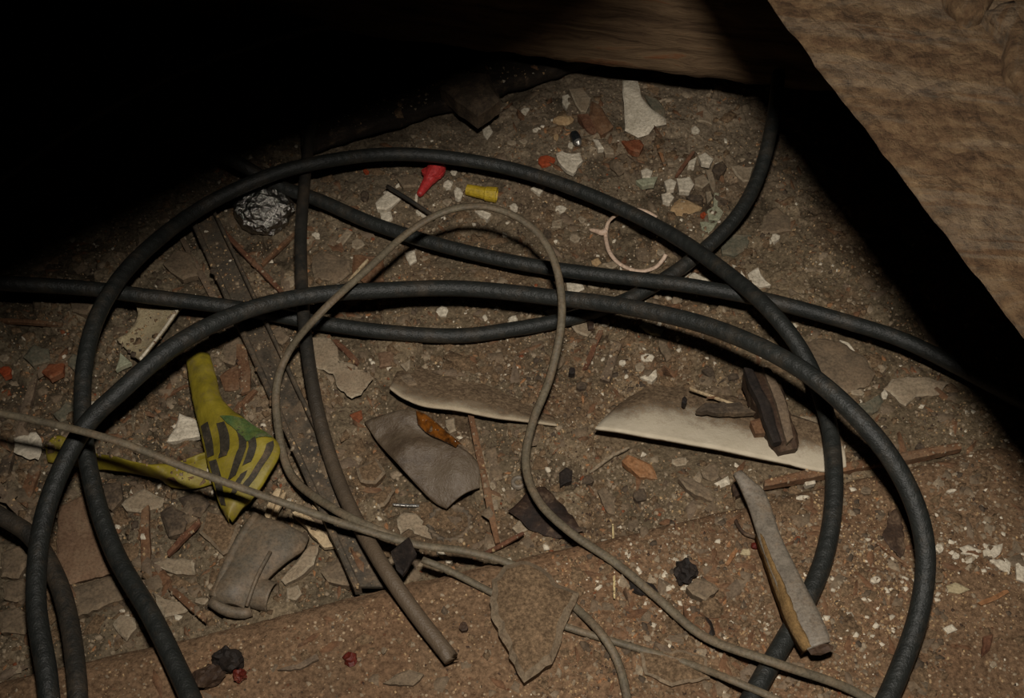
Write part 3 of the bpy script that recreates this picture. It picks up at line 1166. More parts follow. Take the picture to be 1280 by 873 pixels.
tag(sheet3('paper_strip', A, B, 'white_lip', .003, 12, .002, None, .002, 30), 'long white strip with a curled front edge, left of the grey loop', 'strip')
A = [at(x, y, z) for x, y, z in ((227, 383, .024), (210, 407, .022), (192, 431, .020), (176, 451, .018))]
B = [at(x, y, z) for x, y, z in ((168, 375, .018), (172, 396, .010), (160, 415, .010), (146, 424, .010))]
cs = sheet3('curled_strip', A, B, 'cream', .003, 12, -.003, None, .001, 30)
tag(cs, 'cream curved strip with a bright edge under the left cable', 'strip')
sheet3('bright_edge', [p + Vector((0, 0, .001)) for p in A], [p + (q - p) * .05 + Vector((0, 0, .002)) for p, q in zip(A, B)], 'paint_white', .004, 3, 0, cs)
flake('paint_flake', 'pale triangular flake at the lower end of the cream strip', 'flake', [(144, 462), (150, 440), (164, 453)], 'paint_green', .002, lift=.004)

# cloudy plastic bag with amber tape
A = [at(x, y, z) for x, y, z in ((455, 526, .016), (475, 553, .018), (500, 584, .018), (538, 619, .016), (558, 633, .012))]
B = [at(x, y, z) for x, y, z in ((506, 515, .022), (532, 520, .024), (566, 552, .026), (596, 574, .024), (600, 607, .016))]
fb = sheet3('plastic_bag', A, B, 'film', .0016, 22, .004, None, .009, 34, 2.0)
tag(fb, 'crumpled cloudy plastic bag with an amber patch, left of the wood splinter', 'plastic bag')
A = [at(x, y, z) for x, y, z in ((520, 513, .028), (535, 520, .030), (560, 541, .032), (578, 556, .030))]
B = [at(x, y, z) for x, y, z in ((522, 530, .027), (538, 543, .029), (552, 550, .030), (570, 560, .029))]
o = sheet3('amber_patch', A, B, 'amber_film', .0012, 8, .004, fb, .004, 60)
o['label'] = 'glossy amber patch'

# grey pouch with a rolled open end
po = empty('flattened_pipe', on(320, 705))
gz = gpx(320, 700)
A = [at(x, y, gz + z) for x, y, z in ((316, 645, .016), (302, 660, .018), (288, 690, .020), (269, 730, .022), (263, 748, .020), (272, 758, .012))]
B = [at(x, y, gz + z) for x, y, z in ((386, 671, .012), (378, 688, .014), (356, 704, .016), (336, 722, .018), (326, 738, .018), (308, 762, .015))]
sheet3('shell', A, B, 'pouch', .004, 16, .008, po, .002, 30)
A = [at(x, y, gz + z) for x, y, z in ((316, 645, .016), (288, 690, .020), (263, 748, .020))]
tube('rolled_edge', [p + Vector((.003, 0, .001)) for p in A], .0042, 'pouch', po, seg=8)
tube('rolled_edge', [at(x, y, gz + z) for x, y, z in ((264, 752, .016), (284, 764, .014), (304, 767, .013), (314, 764, .013))], .005, 'pouch', po, seg=8)
tube('seam', [at(x, y, gz + z) for x, y, z in ((338, 690, .028), (322, 720, .029), (308, 758, .024))], .0018, 'pouch', po, seg=6)
# open end: a short hollow tube
path = spline([at(x, y, gz + z) for x, y, z in ((296, 734, .012), (318, 741, .012), (341, 747, .012))], .003)
vv, ff, _ = tube_data(path, .0135, 18, .9, cap=False)
v2_, f2_, _ = tube_data(path, .0118, 18, .9, cap=False)
n0 = len(vv)
ff = ff + [tuple(n0 + i for i in reversed(f)) for f in f2_] + [(n0 - 18 + k, n0 - 18 + (k + 1) % 18, 2 * n0 - 18 + (k + 1) % 18, 2 * n0 - 18 + k) for k in range(18)]
mesh_obj('open_end', vv + v2_, ff, 'pouch', po, True)
tag(po, 'flattened dusty grey pipe with an open end, below the yellow tape', 'pipe')

# grey metal strip with foam edge, lying on the joist
ms = empty('metal_strip', on(975, 700))
gj = gpx(975, 700)
A = [at(x, y, z) for x, y, z in ((917, 593, .052), (924, 606, .050), (936, 634, .048), (951, 680, .050), (972, 735, .053), (992, 785, .056), (1010, 812, .057))]
B = [at(x, y, z) for x, y, z in ((927, 588, .052), (942, 602, .052), (957, 617, .050), (977, 672, .052), (1001, 721, .056), (1030, 778, .060), (1038, 802, .060))]
sheet3('plate', A, B, 'metal_grey', .003, 8, .0015, ms, .0008, 30)
A2 = [at(x, y, z) for x, y, z in ((945, 668, .044), (951, 686, .046), (966, 728, .049), (985, 780, .053), (1004, 814, .054))]
B2 = [at(x, y, z) for x, y, z in ((953, 668, .050), (962, 690, .052), (981, 732, .055), (1001, 780, .058), (1016, 808, .058))]
o = sheet3('foam_edge', A2, B2, 'foam', .008, 6, .004, ms, .003, 130)
o['label'] = 'crumbling yellow-brown foam edge'
lump3('torn_tip', at(1024, 810, .055), .010, .006, .004, 'char_brown', ms, seed=9, sub=2, amp=.5)
tag(ms, 'bent grey metal strip with a crumbling foam edge lying across the joist', 'metal strip')

# dark wood chunk on the white sheet
wc = empty('wood_chunk', at(965, 510, .03))
flat_piece('block', [(930, 462), (962, 458), (978, 476), (1001, 549), (999, 556), (976, 561), (968, 551), (941, 492)], 'char_brown', .020, .0, wc, 1.4, 6, base=.026)
stick3('split_ridge', at(934, 464, .046), at(972, 556, .046), .010, .008, 'char', wc, n=10, wob=.3)
stick3('split_ridge', at(958, 462, .048), at(988, 552, .048), .009, .005, 'wood_grey', wc, n=10, wob=.3)
tag(wc, 'dark charred wood chunk lying across the white sheet', 'wood chunk')

# dusty stone slab on the joist
flake('flat_stone', 'dusty brown stone slab lying over the grey cords at bottom centre', 'stone slab',
      [(614, 722), (630, 704), (660, 698), (676, 706), (700, 728), (724, 738), (720, 752), (708, 775), (700, 805), (690, 827), (674, 838), (655, 851), (646, 838), (632, 804), (613, 768)],
      'slab_dust', .014, base=.034, amp=2.0, seg=8, dome=.003)
# tar paper
flake('tar_paper', 'dark brown torn piece of tar paper beneath the grey loop', 'paper',
      [(635, 638), (664, 610), (681, 608), (701, 628), (730, 663), (694, 673), (661, 661), (646, 646)], 'tar', .003, lift=.006, amp=1.5, tilt=(.1, .1))
flake('black_chip', 'small black angular chip right above the torn tar paper', 'chip', [(699, 590), (708, 583), (716, 588), (715, 600), (700, 607)], 'char', .006, amp=.6)
flake('black_tile', 'black diamond-shaped tile chip standing beside the cut cable', 'chip', [(488, 688), (511, 670), (521, 691), (503, 718), (495, 711)], 'char', .007, base=.044, lift=.005, amp=.8, tilt=(.1, .8))

# crimped bottle cap
bc = empty('bottle_cap', on(562, 655))
gz = gpx(562, 655)
ctr = at(562, 655, gz + .004)
rad = 27 * mpp(562, 655)


def ring_mesh(name, c, prof, mat, parent, seg=84, teeth=21, amp=.06):
    verts, faces = [], []
    for (r, z, a_) in prof:
        for k in range(seg):
            a = 2 * math.pi * k / seg
            rr = r * (1 + a_ * math.cos(teeth * a) + .02 * math.sin(2 * a + 1))
            verts.append(c + Vector((rr * math.cos(a), rr * math.sin(a), z)))
    for i in range(len(prof) - 1):
        for k in range(seg):
            a, b = i * seg + k, i * seg + (k + 1) % seg
            faces.append((a, b, b + seg, a + seg))
    return mesh_obj(name, verts, faces, mat, parent, True)


ring_mesh('crimped_rim', ctr, [(rad, -.004, .05), (rad * 1.02, .003, .06), (rad * .93, .004, .05), (rad * .76, .001, .01), (rad * .72, -.003, 0)], 'cap_grey', bc)
ring_mesh('dirt_filling', ctr, [(rad * .75, -.002, 0), (rad * .4, .0, .0), (rad * .02, .001, 0)], 'slab_dust', bc, 32)
tag(bc, 'crimped grey bottle cap filled with dirt, below the plastic bag', 'bottle cap')
nu = empty('ring_washer', on(648, 603))
cn = on(648, 603, .003)
ring_mesh('ring', cn, [(.0068, -.003, 0), (.0068, .0015, 0), (.0042, .002, 0), (.0036, -.003, 0)], 'metal_grey', nu, 24, 6, 0)
tag(nu, 'tiny grey ring washer beside the grey loop', 'washer')
# grey disc left of the channel end
flake('round_disc', 'dusty grey round disc beside the lower end of the metal channel', 'disc', blob(428, 713, 50, 42, 16), 'plaster_grey', .008, amp=.6, dome=.002)

# wood splinters below the tape
for k, (a, b, w) in enumerate((((333, 648), (349, 612), 9), ((341, 650), (356, 616), 6))):
    stick('wood_splinter', ['pale broken wood splinter below the tip of the yellow tape, left one', 'pale thin wood splinter below the tip of the yellow tape, right one'][k], 'splinter', a, b, w, 'wood_pale', h=(.012, .010))
fs = empty('split_wood', on(400, 660))
for k, (a, b, w, m_) in enumerate((((372, 640), (412, 686), 13, 'wood_pale'), ((384, 634), (428, 684), 12, 'wood_grey'), ((394, 632), (440, 682), 9, 'wood_pale'), ((404, 636), (430, 655), 7, 'wood_pale'))):
    stick3('strand', on(a[0], a[1], .012), on(b[0], b[1], .008), w * mpp(*a), .006, m_, fs, n=10, wob=.3)
tag(fs, 'pale split wood strands frayed beside the grey pipe, under the cords', 'wood')

stick('edge_batten', 'brown wooden batten along the far edge of the joist at right', 'batten', (955, 607), (1200, 560), 12, 'wood_brown', th=.009, h=(.004, .004), n=30)
stick('wood_splinter', 'long pinkish-brown wood splinter standing between bag and torn tar paper', 'splinter', (587, 512), (622, 680), 8, 'wood_brown', n=14, h=(.006, .006), th=.004)
stick('straw', 'pale dry straw lying on the joist left of the grey cord', 'straw', (766, 656), (768, 748), 2.6, 'straw', n=8, h=(.006, .006))
stick('wood_stick', 'thin reddish stick running from beside the foil ball to the cut cable', 'stick', (266, 276), (357, 370), 6, 'wood_red', n=14)
stick('wood_stick', 'dark brown stick crossing behind the cut cable below the foil ball', 'stick', (327, 332), (372, 290), 6, 'wood_brown')
stick('wood_stick', 'short reddish stick standing up right of the tall cord loop', 'stick', (731, 463), (751, 414), 7, 'wood_red')
flake('wood_lath', 'short grey lath right of the reddish stick', 'lath', [(750, 472), (762, 476), (778, 428), (767, 424)], 'wood_grey', .005)
stick('wood_stick', 'brown twig on the joist below the jagged dark patch', 'stick', (1084, 671), (1139, 711), 4, 'wood_brown')
stick('wood_stick', 'dark reddish twig among the white flakes at the far right', 'stick', (845, 222), (867, 190), 4.5, 'wood_red', h=(.004, .008))
stick('wood_stick', 'tan twig beside the rusty wood at the far side', 'stick', (822, 182), (831, 207), 4, 'wood_orange', h=(.003, .003))
stick('wood_sliver', 'tan wood sliver on the brown wood square at left centre', 'sliver', (436, 352), (460, 325), 4, 'wood_pale', h=(.008, .008))
stick('wood_sliver', 'orange-tan wood sliver at the right side of the joist', 'sliver', (1224, 756), (1260, 740), 6, 'wood_orange', th=.002)
stick('wood_sliver', 'orange wood sliver left of the metal strip', 'sliver', (908, 707), (921, 687), 5, 'wood_orange')
stick('wood_sliver', 'reddish sliver lying along the joist edge left of the tar paper', 'sliver', (606, 693), (655, 667), 5, 'wood_red', h=(.004, .010))
stick('wood_sliver', 'brown splinter between the yellow tape neck and the arc cable', 'sliver', (199, 501), (234, 482), 5, 'wood_brown')
stick('wood_lath', 'upright brown lath piece right of the yellow tape neck', 'lath', (302, 432), (308, 492), 14, 'wood_brown', th=.005)
stick('wood_lath', 'short brown stick leaning toward the channel right of the tape', 'stick', (291, 518), (320, 488), 7, 'wood_brown')
stick('wood_lath', 'vertical brown lath below the yellow ribbon', 'lath', (182, 636), (183, 722), 11, 'wood_brown', th=.006, h=(.004, .004), n=12)
stick('wood_stick', 'reddish-brown stick right of the vertical lath', 'stick', (210, 693), (250, 652), 8, 'wood_red', h=(.004, .006))
stick('wood_lath', 'grey-brown lath near the left edge above the thin cord', 'lath', (43, 476), (24, 540), 10, 'wood_grey', th=.005)
stick('wood_lath', 'brown lath below the white torn paper at the left edge', 'lath', (46, 585), (30, 632), 14, 'wood_brown', th=.005)
stick('wood_lath', 'dark lath at the left edge beside the white torn paper', 'lath', (12, 570), (2, 602), 14, 'plaster_dark', th=.006)
stick('wood_lath', 'thin dark lath crossing to the short cable at the left edge', 'lath', (-10, 600), (48, 668), 10, 'wood_grey', th=.006, h=(.008, .008))
stick('wood_lath', 'long thin brown lath at the left edge under the trailing cable', 'lath', (-10, 400), (78, 406), 6, 'wood_brown', th=.004)
stick('wood_sliver', 'brown splinter by the joist edge under the flattened pipe', 'sliver', (213, 735), (258, 776), 8, 'wood_brown', h=(.006, .010))
stick('metal_sliver', 'thin shiny metal sliver above the cracked white plaster', 'sliver', (491, 631), (524, 633), 3.5, 'sliver_metal', th=.002, h=(.003, .003))
stick('paint_curl', 'curled white paint sliver right of the small black chip', 'sliver', (737, 591), (766, 570), 4, 'paint_dusty', h=(.004, .006))
stick('paint_curl', 'thin white curl above the orange-brown wood chip', 'sliver', (766, 570), (786, 560), 3.5, 'paint_dusty', h=(.006, .006))
stick('paint_curl', 'long thin pale curl along the back edge of the white sheet', 'sliver', (862, 486), (946, 516), 3.5, 'wood_pale', h=(.020, .012), n=14)
stick('wood_stick', 'short white stub touching the narrow end of the red cap', 'stub', (521, 243), (520, 253), 3.2, 'paint_white')

# ------------------------------------------------------------------ traced flakes, stones and chips
PF, PL = 'paint_flake', 'flake'
# far side, around the big shard
flake('plaster_shard', 'largest bone-white pointed plaster shard at the far side', 'shard', [(778, 99), (797, 100), (802, 119), (816, 136), (833, 148), (833, 154), (818, 157), (811, 167), (798, 171), (781, 162)], 'paint_white', .005, lift=.006, amp=.8, tilt=(.05, .12))
flake('slate_piece', 'dark grey piece tucked behind the largest white shard', 'slate', [(806, 118), (820, 121), (832, 135), (833, 148), (818, 140)], 'green_grey', .006)
flake(PF, 'pale grey flake alone right of the largest white shard', PL, [(872, 131), (877, 131), (891, 144), (890, 155), (873, 151)], 'paint_dusty', .003)
chip(PF, 'small white curl below the lone pale grey flake', PL, 869, 162, 11, 10, 'paint_white')
flake(PF, 'grey-white drooping flake left of the largest shard, above the brown wood', PL, [(711, 110), (728, 109), (738, 122), (733, 140), (726, 139), (716, 123)], 'paint_dusty', .003, lift=.004)
flake(PF, 'small bright white flake left of the drooping grey-white flake', PL, [(703, 119), (710, 117), (715, 124), (711, 131), (708, 136), (703, 128)], 'paint_white', .003)
flake('wood_block', 'brown wooden block between drooping flake and largest shard', 'wood block', [(739, 123), (750, 128), (767, 155), (752, 166), (745, 160), (735, 143)], 'wood_brown', .012)
flake('wood_block', 'lower reddish wooden block left of its darker neighbour', 'wood block', [(722, 141), (735, 140), (748, 160), (742, 167), (733, 160)], 'wood_red', .008)
lump('pebble', 'smooth tan pebble left of the wooden blocks', 'pebble', 704, 151, 26, 15, 'tan_stone', seed=1)
flake(PF, 'white flake alone on bare dirt by the dark ledge', PL, [(602, 156), (611, 155), (616, 164), (609, 174), (604, 168)], 'paint_white', .003)
chip(PF, 'narrow white flake nearest the dim block at the ledge', PL, 657, 137, 13, 6, 'paint_white', rot=-20)
chip(PF, 'pale chip between the ledge and the highest cable, left of a pair', PL, 640, 178, 13, 7, 'paint_dusty', rot=15)
chip(PF, 'pale chip between the ledge and the highest cable, right of a pair', PL, 654, 176, 11, 8, 'paint_dusty')
chip(PF, 'tiny white chip under the tan pebble', PL, 669, 162, 8, 6, 'paint_white')
chip('stone_chip', 'pale yellowish chip left of the tiny dark glossy cylinder', 'chip', 695, 171, 8, 9, 'tan_stone')
chip('rust_chip', 'bright orange-red lens-shaped chip above the highest cable', 'chip', 683, 200, 23, 13, 'orange_chip', .004, n=9)
flake(PF, 'white ragged flake right of the orange-red chip', PL, [(695, 191), (702, 188), (715, 191), (725, 190), (729, 200), (723, 206), (717, 216), (708, 212), (701, 205)], 'paint_white', .003, lift=.003, amp=1.4, seg=5)
chip(PF, 'small white chip left of the tiny dark glossy cylinder', PL, 713, 181, 8, 9, 'paint_white')
lump('stone', 'grey stone with a rusty tint below the rusty wood piece', 'stone', 778, 206, 31, 30, 'plaster_grey', .55, seed=2)
flake('rusty_wood', 'orange-brown wood piece below the largest white shard', 'wood piece', [(777, 175), (800, 173), (805, 180), (800, 189), (786, 185)], 'rust', .006)
flake(PF, 'white sliver flake left of the grey stone, upper one', PL, [(741, 173), (748, 174), (755, 185), (748, 186)], 'paint_white', .003)
flake(PF, 'white flake left of the grey stone, lower one', PL, [(754, 184), (766, 183), (768, 192), (757, 192)], 'paint_dusty', .003)
flake(PF, 'white flake touching the pale green flake from above', PL, [(801, 212), (808, 209), (816, 213), (813, 222), (803, 221)], 'paint_white', .003)
flake(PF, 'pale green flake below the grey stone, right of the cable', PL, [(795, 225), (806, 221), (822, 220), (818, 230), (803, 232)], 'paint_green', .003)
gw = 'white flakes heaped at the far right'
for k, (p, m_, lab) in enumerate((
        ([(830, 226), (838, 222), (846, 226), (843, 236), (834, 237)], 'paint_white', 'white flake at the left end of the far right heap'),
        ([(846, 222), (862, 220), (868, 230), (862, 240), (849, 239)], 'paint_white', 'large white flake in the middle of the far right heap'),
        ([(873, 194), (882, 190), (892, 198), (888, 205), (877, 203)], 'paint_white', 'bright white flake at the top of the far right heap'),
        ([(861, 201), (872, 195), (868, 208), (860, 208)], 'paint_white', 'white flake left of the topmost one in the far right heap'),
        ([(869, 222), (880, 217), (887, 227), (878, 235), (868, 231)], 'paint_dusty', 'greyish flake right of the middle of the far right heap'),
        ([(882, 212), (889, 210), (895, 232), (893, 240), (886, 226)], 'paint_dusty', 'tall narrow flake at the right of the far right heap'),
        ([(882, 239), (889, 238), (891, 247), (884, 254)], 'paint_dusty', 'small pale flake below the far right heap, above the tan stone'),
        ([(827, 242), (837, 239), (843, 246), (838, 253), (829, 251)], 'paint_white', 'white curled flake below the left end of the far right heap'))):
    flake(PF, lab, PL, p, m_, .003, gw, lift=.002 + .001 * (k % 3))
flake('plaster_piece', 'dark grey piece right of the far right white heap', 'plaster', [(893, 205), (903, 200), (909, 208), (900, 219), (890, 212)], 'plaster_dark', .005)
flake(PF, 'pale ragged flake beside the rising cable at the far right', PL, [(914, 207), (922, 206), (942, 208), (936, 226), (929, 227), (920, 218)], 'paint_dusty', .003)
lump('stone', 'yellowish tan stone below the far right white heap', 'stone', 856, 263, 42, 27, 'tan_stone', .5, seed=3)
flake(PF, 'grey-green forked flake right of the tan stone', PL, [(893, 240), (899, 240), (897, 258), (904, 265), (899, 275), (886, 274), (884, 263), (892, 258)], 'paint_green', .003, amp=.6)
chip('plaster_piece', 'dark narrow flake above the tan stone', 'plaster', 869, 246, 24, 9, 'plaster_dark', .004)
chip('rust_chip', 'small red-orange chip at the right tip of the tan stone', 'chip', 879, 268, 8, 8, 'orange_chip')
flake(PF, 'pale green flake under the crossing of the rising cable', PL, [(875, 277), (897, 277), (888, 290), (878, 295)], 'paint_green', .003)
flake('plaster_piece', 'flat grey-green plaster piece right of the rising cable', 'plaster', [(900, 300), (915, 290), (941, 293), (932, 312), (918, 320), (903, 316)], 'green_grey', .004)
flake('plaster_piece', 'dim grey plaster piece at the shadow edge right of the rising cable', 'plaster', [(951, 290), (955, 268), (972, 258), (988, 270), (989, 287), (970, 291)], 'plaster_grey', .005)
chip(PF, 'small white flake below the dim grey plaster piece', PL, 969, 296, 14, 11, 'paint_white', rot=-20)
flake(PF, 'white pointed flake between the two crossing cables at right', PL, [(935, 342), (948, 333), (951, 342), (964, 356), (950, 358), (938, 352)], 'paint_white', .003)
flake(PF, 'white flake left of the two crossing cables at right', PL, [(915, 330), (925, 334), (932, 346), (922, 342)], 'paint_white', .003)
# below the highest cable
flake(PF, 'square white chip right of the yellow sleeve', PL, [(663, 235), (671, 228), (682, 233), (675, 242)], 'paint_white', .003)
chip(PF, 'small white chip below right of the yellow sleeve', PL, 642, 258, 11, 11, 'paint_white')
flake(PF, 'white flake under the top of the tall cord loop', PL, [(593, 263), (603, 262), (615, 267), (609, 274)], 'paint_white', .003)
flake(PF, 'beige square flake right of the tall cord loop', PL, [(690, 275), (703, 273), (701, 284), (690, 284)], 'paint_dusty', .003)
chip(PF, 'white ring-like flake above the beige square flake', PL, 701, 260, 15, 11, 'paint_white')
chip(PF, 'small white chip left of the cable tie head', PL, 727, 274, 9, 10, 'paint_dusty')
chip(PF, 'dusty chip left below the cable tie ring', PL, 718, 298, 14, 13, 'paint_dusty')
chip('plaster_piece', 'dark grey chip beside the tall cord loop', 'plaster', 684, 293, 14, 20, 'plaster_dark', .004)
lump('stone', 'flat grey pebble inside the cable tie ring', 'stone', 804, 318, 21, 30, 'plaster_grey', .4, seed=5)
chip('stone_chip', 'small tan chip left of the cable tie ring', 'chip', 745, 327, 12, 11, 'tan_stone')
chip(PF, 'pale chip at the lower left of the cable tie ring', PL, 765, 331, 16, 9, 'paint_dusty')
chip(PF, 'white chip inside the right gap of the cable tie ring', PL, 826, 315, 12, 10, 'paint_dusty')
flake('plaster_piece', 'dark brown flake right of the cable tie, below the highest cable', 'plaster', [(838, 302), (850, 300), (862, 312), (852, 320), (842, 316)], 'plaster_dark', .005)
flake(PF, 'white flake between the slanting and rising cables, right one', PL, [(861, 345), (868, 340), (885, 348), (892, 357), (878, 356), (862, 352)], 'paint_white', .003)
flake(PF, 'white sliver left of the brown piece at the cable crossing', PL, [(840, 350), (860, 336), (864, 341), (850, 350)], 'paint_white', .003)
flake('wood_piece', 'brown piece tucked at the crossing of slanting and rising cables', 'wood piece', [(863, 335), (874, 326), (884, 335), (870, 340)], 'wood_brown', .006)
flake(PF, 'white flake between slanting cable and wide arc, right of the cord', PL, [(708, 353), (722, 348), (731, 360), (722, 366), (710, 365)], 'paint_white', .003)
chip(PF, 'pale flake under the trailing cable right of the cord', PL, 745, 355, 22, 14, 'paint_dusty')
flake(PF, 'white flake beneath the wide arc at the cord', PL, [(680, 388), (700, 384), (708, 392), (695, 396)], 'paint_white', .003)
chip(PF, 'white chip below the wide arc left of the cord', PL, 641, 399, 14, 12, 'paint_white')
chip(PF, 'white chip below the wide arc at the middle', PL, 553, 388, 16, 14, 'paint_white')
flake(PF, 'pale green flake below the wide arc at right', PL, [(799, 406), (806, 402), (830, 412), (826, 419), (812, 415)], 'paint_green', .003)
flake('plaster_piece', 'pale grey plaster piece below the wide arc, right of the cord', 'plaster', [(711, 387), (733, 390), (745, 405), (735, 420), (720, 415), (712, 400)], 'paint_dusty', .004)
flake('wood_piece', 'dark brown wood stub on the pale plaster below the wide arc', 'wood piece', [(734, 391), (744, 390), (742, 410), (735, 411)], 'char_brown', .009)
chip(PF, 'white chip right of the dark brown wood stub', PL, 757, 402, 11, 12, 'paint_white')
# red cap surroundings
flake(PF, 'big square white chip left of the short wire offcut', PL, [(469, 253), (485, 237), (502, 247), (482, 262), (471, 260)], 'paint_white', .004)
flake(PF, 'round white chip just under the big square white chip', PL, [(475, 264), (488, 263), (491, 272), (484, 277), (477, 275)], 'paint_white', .004)
chip(PF, 'white chip right of the red cap, under the highest cable', PL, 567, 214, 9, 11, 'paint_white')
chip(PF, 'white chip touching the right side of the red cap', PL, 560, 230, 13, 11, 'paint_white')
chip(PF, 'white upright chip between red cap and yellow sleeve', PL, 573, 241, 11, 17, 'paint_white')
chip(PF, 'beige square chip below the red cap', PL, 559, 252, 13, 11, 'paint_dusty')
chip(PF, 'white crumb at the lower end of the short wire offcut', PL, 532, 268, 12, 9, 'paint_white')
chip(PF, 'white crumb left of the wire offcut end', PL, 524, 264, 8, 8, 'paint_white')
flake('plaster_piece', 'brown-grey flat piece left of the red cap', 'plaster', [(496, 222), (510, 216), (524, 220), (522, 232), (504, 234)], 'plaster_grey', .005)
chip('rust_chip', 'small orange bit under the highest cable, far left of the red cap', 'chip', 458, 213, 9, 7, 'orange_chip')
chip('plaster_piece', 'dark little stone left of the big square white chip', 'stone', 456, 244, 12, 14, 'plaster_dark', .005)
flake(PF, 'grey-white narrow flake above the brown wood square', PL, [(420, 302), (434, 285), (441, 290), (428, 306)], 'paint_dusty', .003)
chip(PF, 'pale crumbly flake right of the grey-white narrow flake', PL, 447, 304, 18, 14, 'paint_dusty')
flake('plaster_piece', 'smooth grey slab right of the cut cable', 'plaster', [(390, 322), (402, 311), (437, 325), (438, 340), (420, 353), (392, 350)], 'plaster_grey', .005)
flake('wood_square', 'brown wood square right of the smooth grey slab', 'wood piece', [(441, 317), (480, 318), (480, 350), (455, 353), (440, 340)], 'wood_brown', .005)
flake(PF, 'white flake below the slanting cable, inside the tall cord loop', PL, [(505, 315), (518, 312), (521, 325), (512, 331)], 'paint_white', .003)
chip(PF, 'small white fleck right of the foil ball and cut cable', PL, 395, 293, 11, 6, 'paint_white')
flake('plaster_piece', 'grey cracked plaster piece left of the channel top', 'plaster', [(203, 328), (218, 309), (240, 316), (247, 343), (228, 348), (212, 338)], 'plaster_grey', .006, amp=1.5)
flake('plaster_piece', 'dim grey plaster piece left of the left arc cables', 'plaster', [(86, 372), (110, 366), (122, 378), (108, 392), (90, 388)], 'plaster_grey', .005)
chip('rust_chip', 'dim orange chip beside the trailing cable at left', 'chip', 124, 376, 10, 8, 'orange_chip')
chip(PF, 'small white flake under the cut cable top, right of the reddish stick', PL, 338, 327, 8, 8, 'paint_white')
chip(PF, 'pale broken flake between reddish stick and cut cable', PL, 362, 352, 18, 16, 'paint_dusty')
# crackled flake and neighbours
flake(PF, 'large crackled white paint flake right of the cut cable', PL, [(389, 421), (412, 423), (422, 434), (422, 450), (437, 453), (447, 458), (446, 464), (461, 464), (467, 472), (451, 493), (440, 498), (421, 483), (416, 467), (393, 458)], 'paint_dusty', .0025, lift=.008, amp=1.2, seg=5, tilt=(.05, .1))
flake(PF, 'pale grey flake at the upper left of the long white strip', PL, [(500, 455), (513, 448), (512, 460), (508, 464)], 'paint_dusty', .003)
flake('rust_chip', 'dull orange chip above the cloudy plastic bag', 'chip', [(437, 518), (452, 512), (453, 522), (444, 527)], 'rust', .004)
flake(PF, 'white flake right of the amber patch', PL, [(556, 525), (568, 521), (570, 538), (562, 541)], 'paint_dusty', .003)
flake('plaster_piece', 'brown square piece below the trailing cable', 'plaster', [(472, 440), (490, 437), (493, 455), (474, 458)], 'board_brown', .004)
stick('wood_stick', 'dark reddish stick above the crackled white flake', 'stick', (418, 426), (448, 455), 7, 'wood_red')
flake('plaster_piece', 'grey plaster piece on the long white strip', 'plaster', [(500, 470), (512, 466), (522, 480), (510, 484)], 'plaster_grey', .003, lift=.008)
# middle, right of the cord
chip('black_chip', 'tiny black chip right of the cord bend', 'chip', 715, 463, 10, 10, 'char', .005)
chip('plaster_piece', 'brown flake below the tiny black chip', 'plaster', 728, 482, 18, 11, 'plaster_dark', .004)
chip(PF, 'white flake right of the short grey lath', PL, 809, 446, 19, 11, 'paint_white')
flake(PF, 'white flake with a raised lip above the white sheet', PL, [(800, 471), (813, 466), (820, 461), (822, 470), (815, 477), (805, 473)], 'paint_white', .003, lift=.003)
flake('plaster_piece', 'grey holed flake below the pale green flake', 'plaster', [(824, 423), (833, 427), (841, 445), (833, 451), (826, 438)], 'plaster_grey', .004)
flake('plaster_piece', 'brown triangular flake above the white sheet, left of a pair', 'plaster', [(877, 462), (890, 458), (897, 478)], 'plaster_dark', .003)
flake('plaster_piece', 'brown triangular flake above the white sheet, right of a pair', 'plaster', [(898, 478), (920, 462), (924, 472)], 'plaster_dark', .003)
chip(PF, 'small pale chip above the white sheet', PL, 778, 453, 10, 9, 'paint_white')
chip(PF, 'dusty pale chip left of the flake with raised lip', PL, 800, 459, 13, 13, 'paint_dusty')
flake('plaster_piece', 'flat brown flake resting on the white sheet', 'plaster', [(869, 513), (882, 503), (925, 502), (945, 515), (920, 517)], 'plaster_dark', .003, base=.030)
chip('black_chip', 'tiny dark chip on the white sheet', 'chip', 856, 500, 8, 10, 'char', .004, base=.026)
flake('wood_piece', 'brown chip against the left side of the dark wood chunk', 'wood piece', [(938, 525), (950, 522), (958, 540), (945, 541)], 'wood_brown', .005, base=.032)
flake('wood_chip', 'orange-brown wood chip below the white sheet', 'wood piece', [(777, 575), (785, 567), (815, 580), (822, 598), (800, 596)], 'wood_orange', .005, lift=.003, tilt=(-.1, .1))
flake('plaster_piece', 'grey lath-like piece right of the long wood splinter', 'plaster', [(605, 562), (620, 558), (628, 598), (612, 602)], 'plaster_grey', .004)
chip(PF, 'tiny white chip beside the long wood splinter', PL, 616, 607, 8, 12, 'paint_dusty')
flake('plaster_piece', 'round grey flake with pale rim below the white sheet', 'plaster', blob(889, 590, 24, 22, 10), 'plaster_grey', .004)
flake(PF, 'white flake between round grey flake and metal strip', PL, [(893, 604), (910, 594), (913, 605), (900, 610)], 'paint_white', .003)
flake('plaster_piece', 'grey flake at the joist edge left of the metal strip', 'plaster', [(848, 597), (866, 597), (890, 612), (893, 626), (870, 618), (858, 610)], 'plaster_grey', .004, lift=.003)
flake('wood_piece', 'dark brown piece under the upper end of the metal strip', 'wood piece', [(915, 605), (922, 600), (930, 615), (918, 621)], 'char_brown', .008)
flake('plaster_piece', 'narrow grey flake right of the torn tar paper', 'plaster', [(747, 612), (757, 609), (768, 625), (769, 643), (760, 641)], 'plaster_grey', .004)
flake(PF, 'small pale flake under the left tip of the tar paper', PL, [(640, 660), (650, 650), (660, 662), (648, 668)], 'paint_dusty', .003)
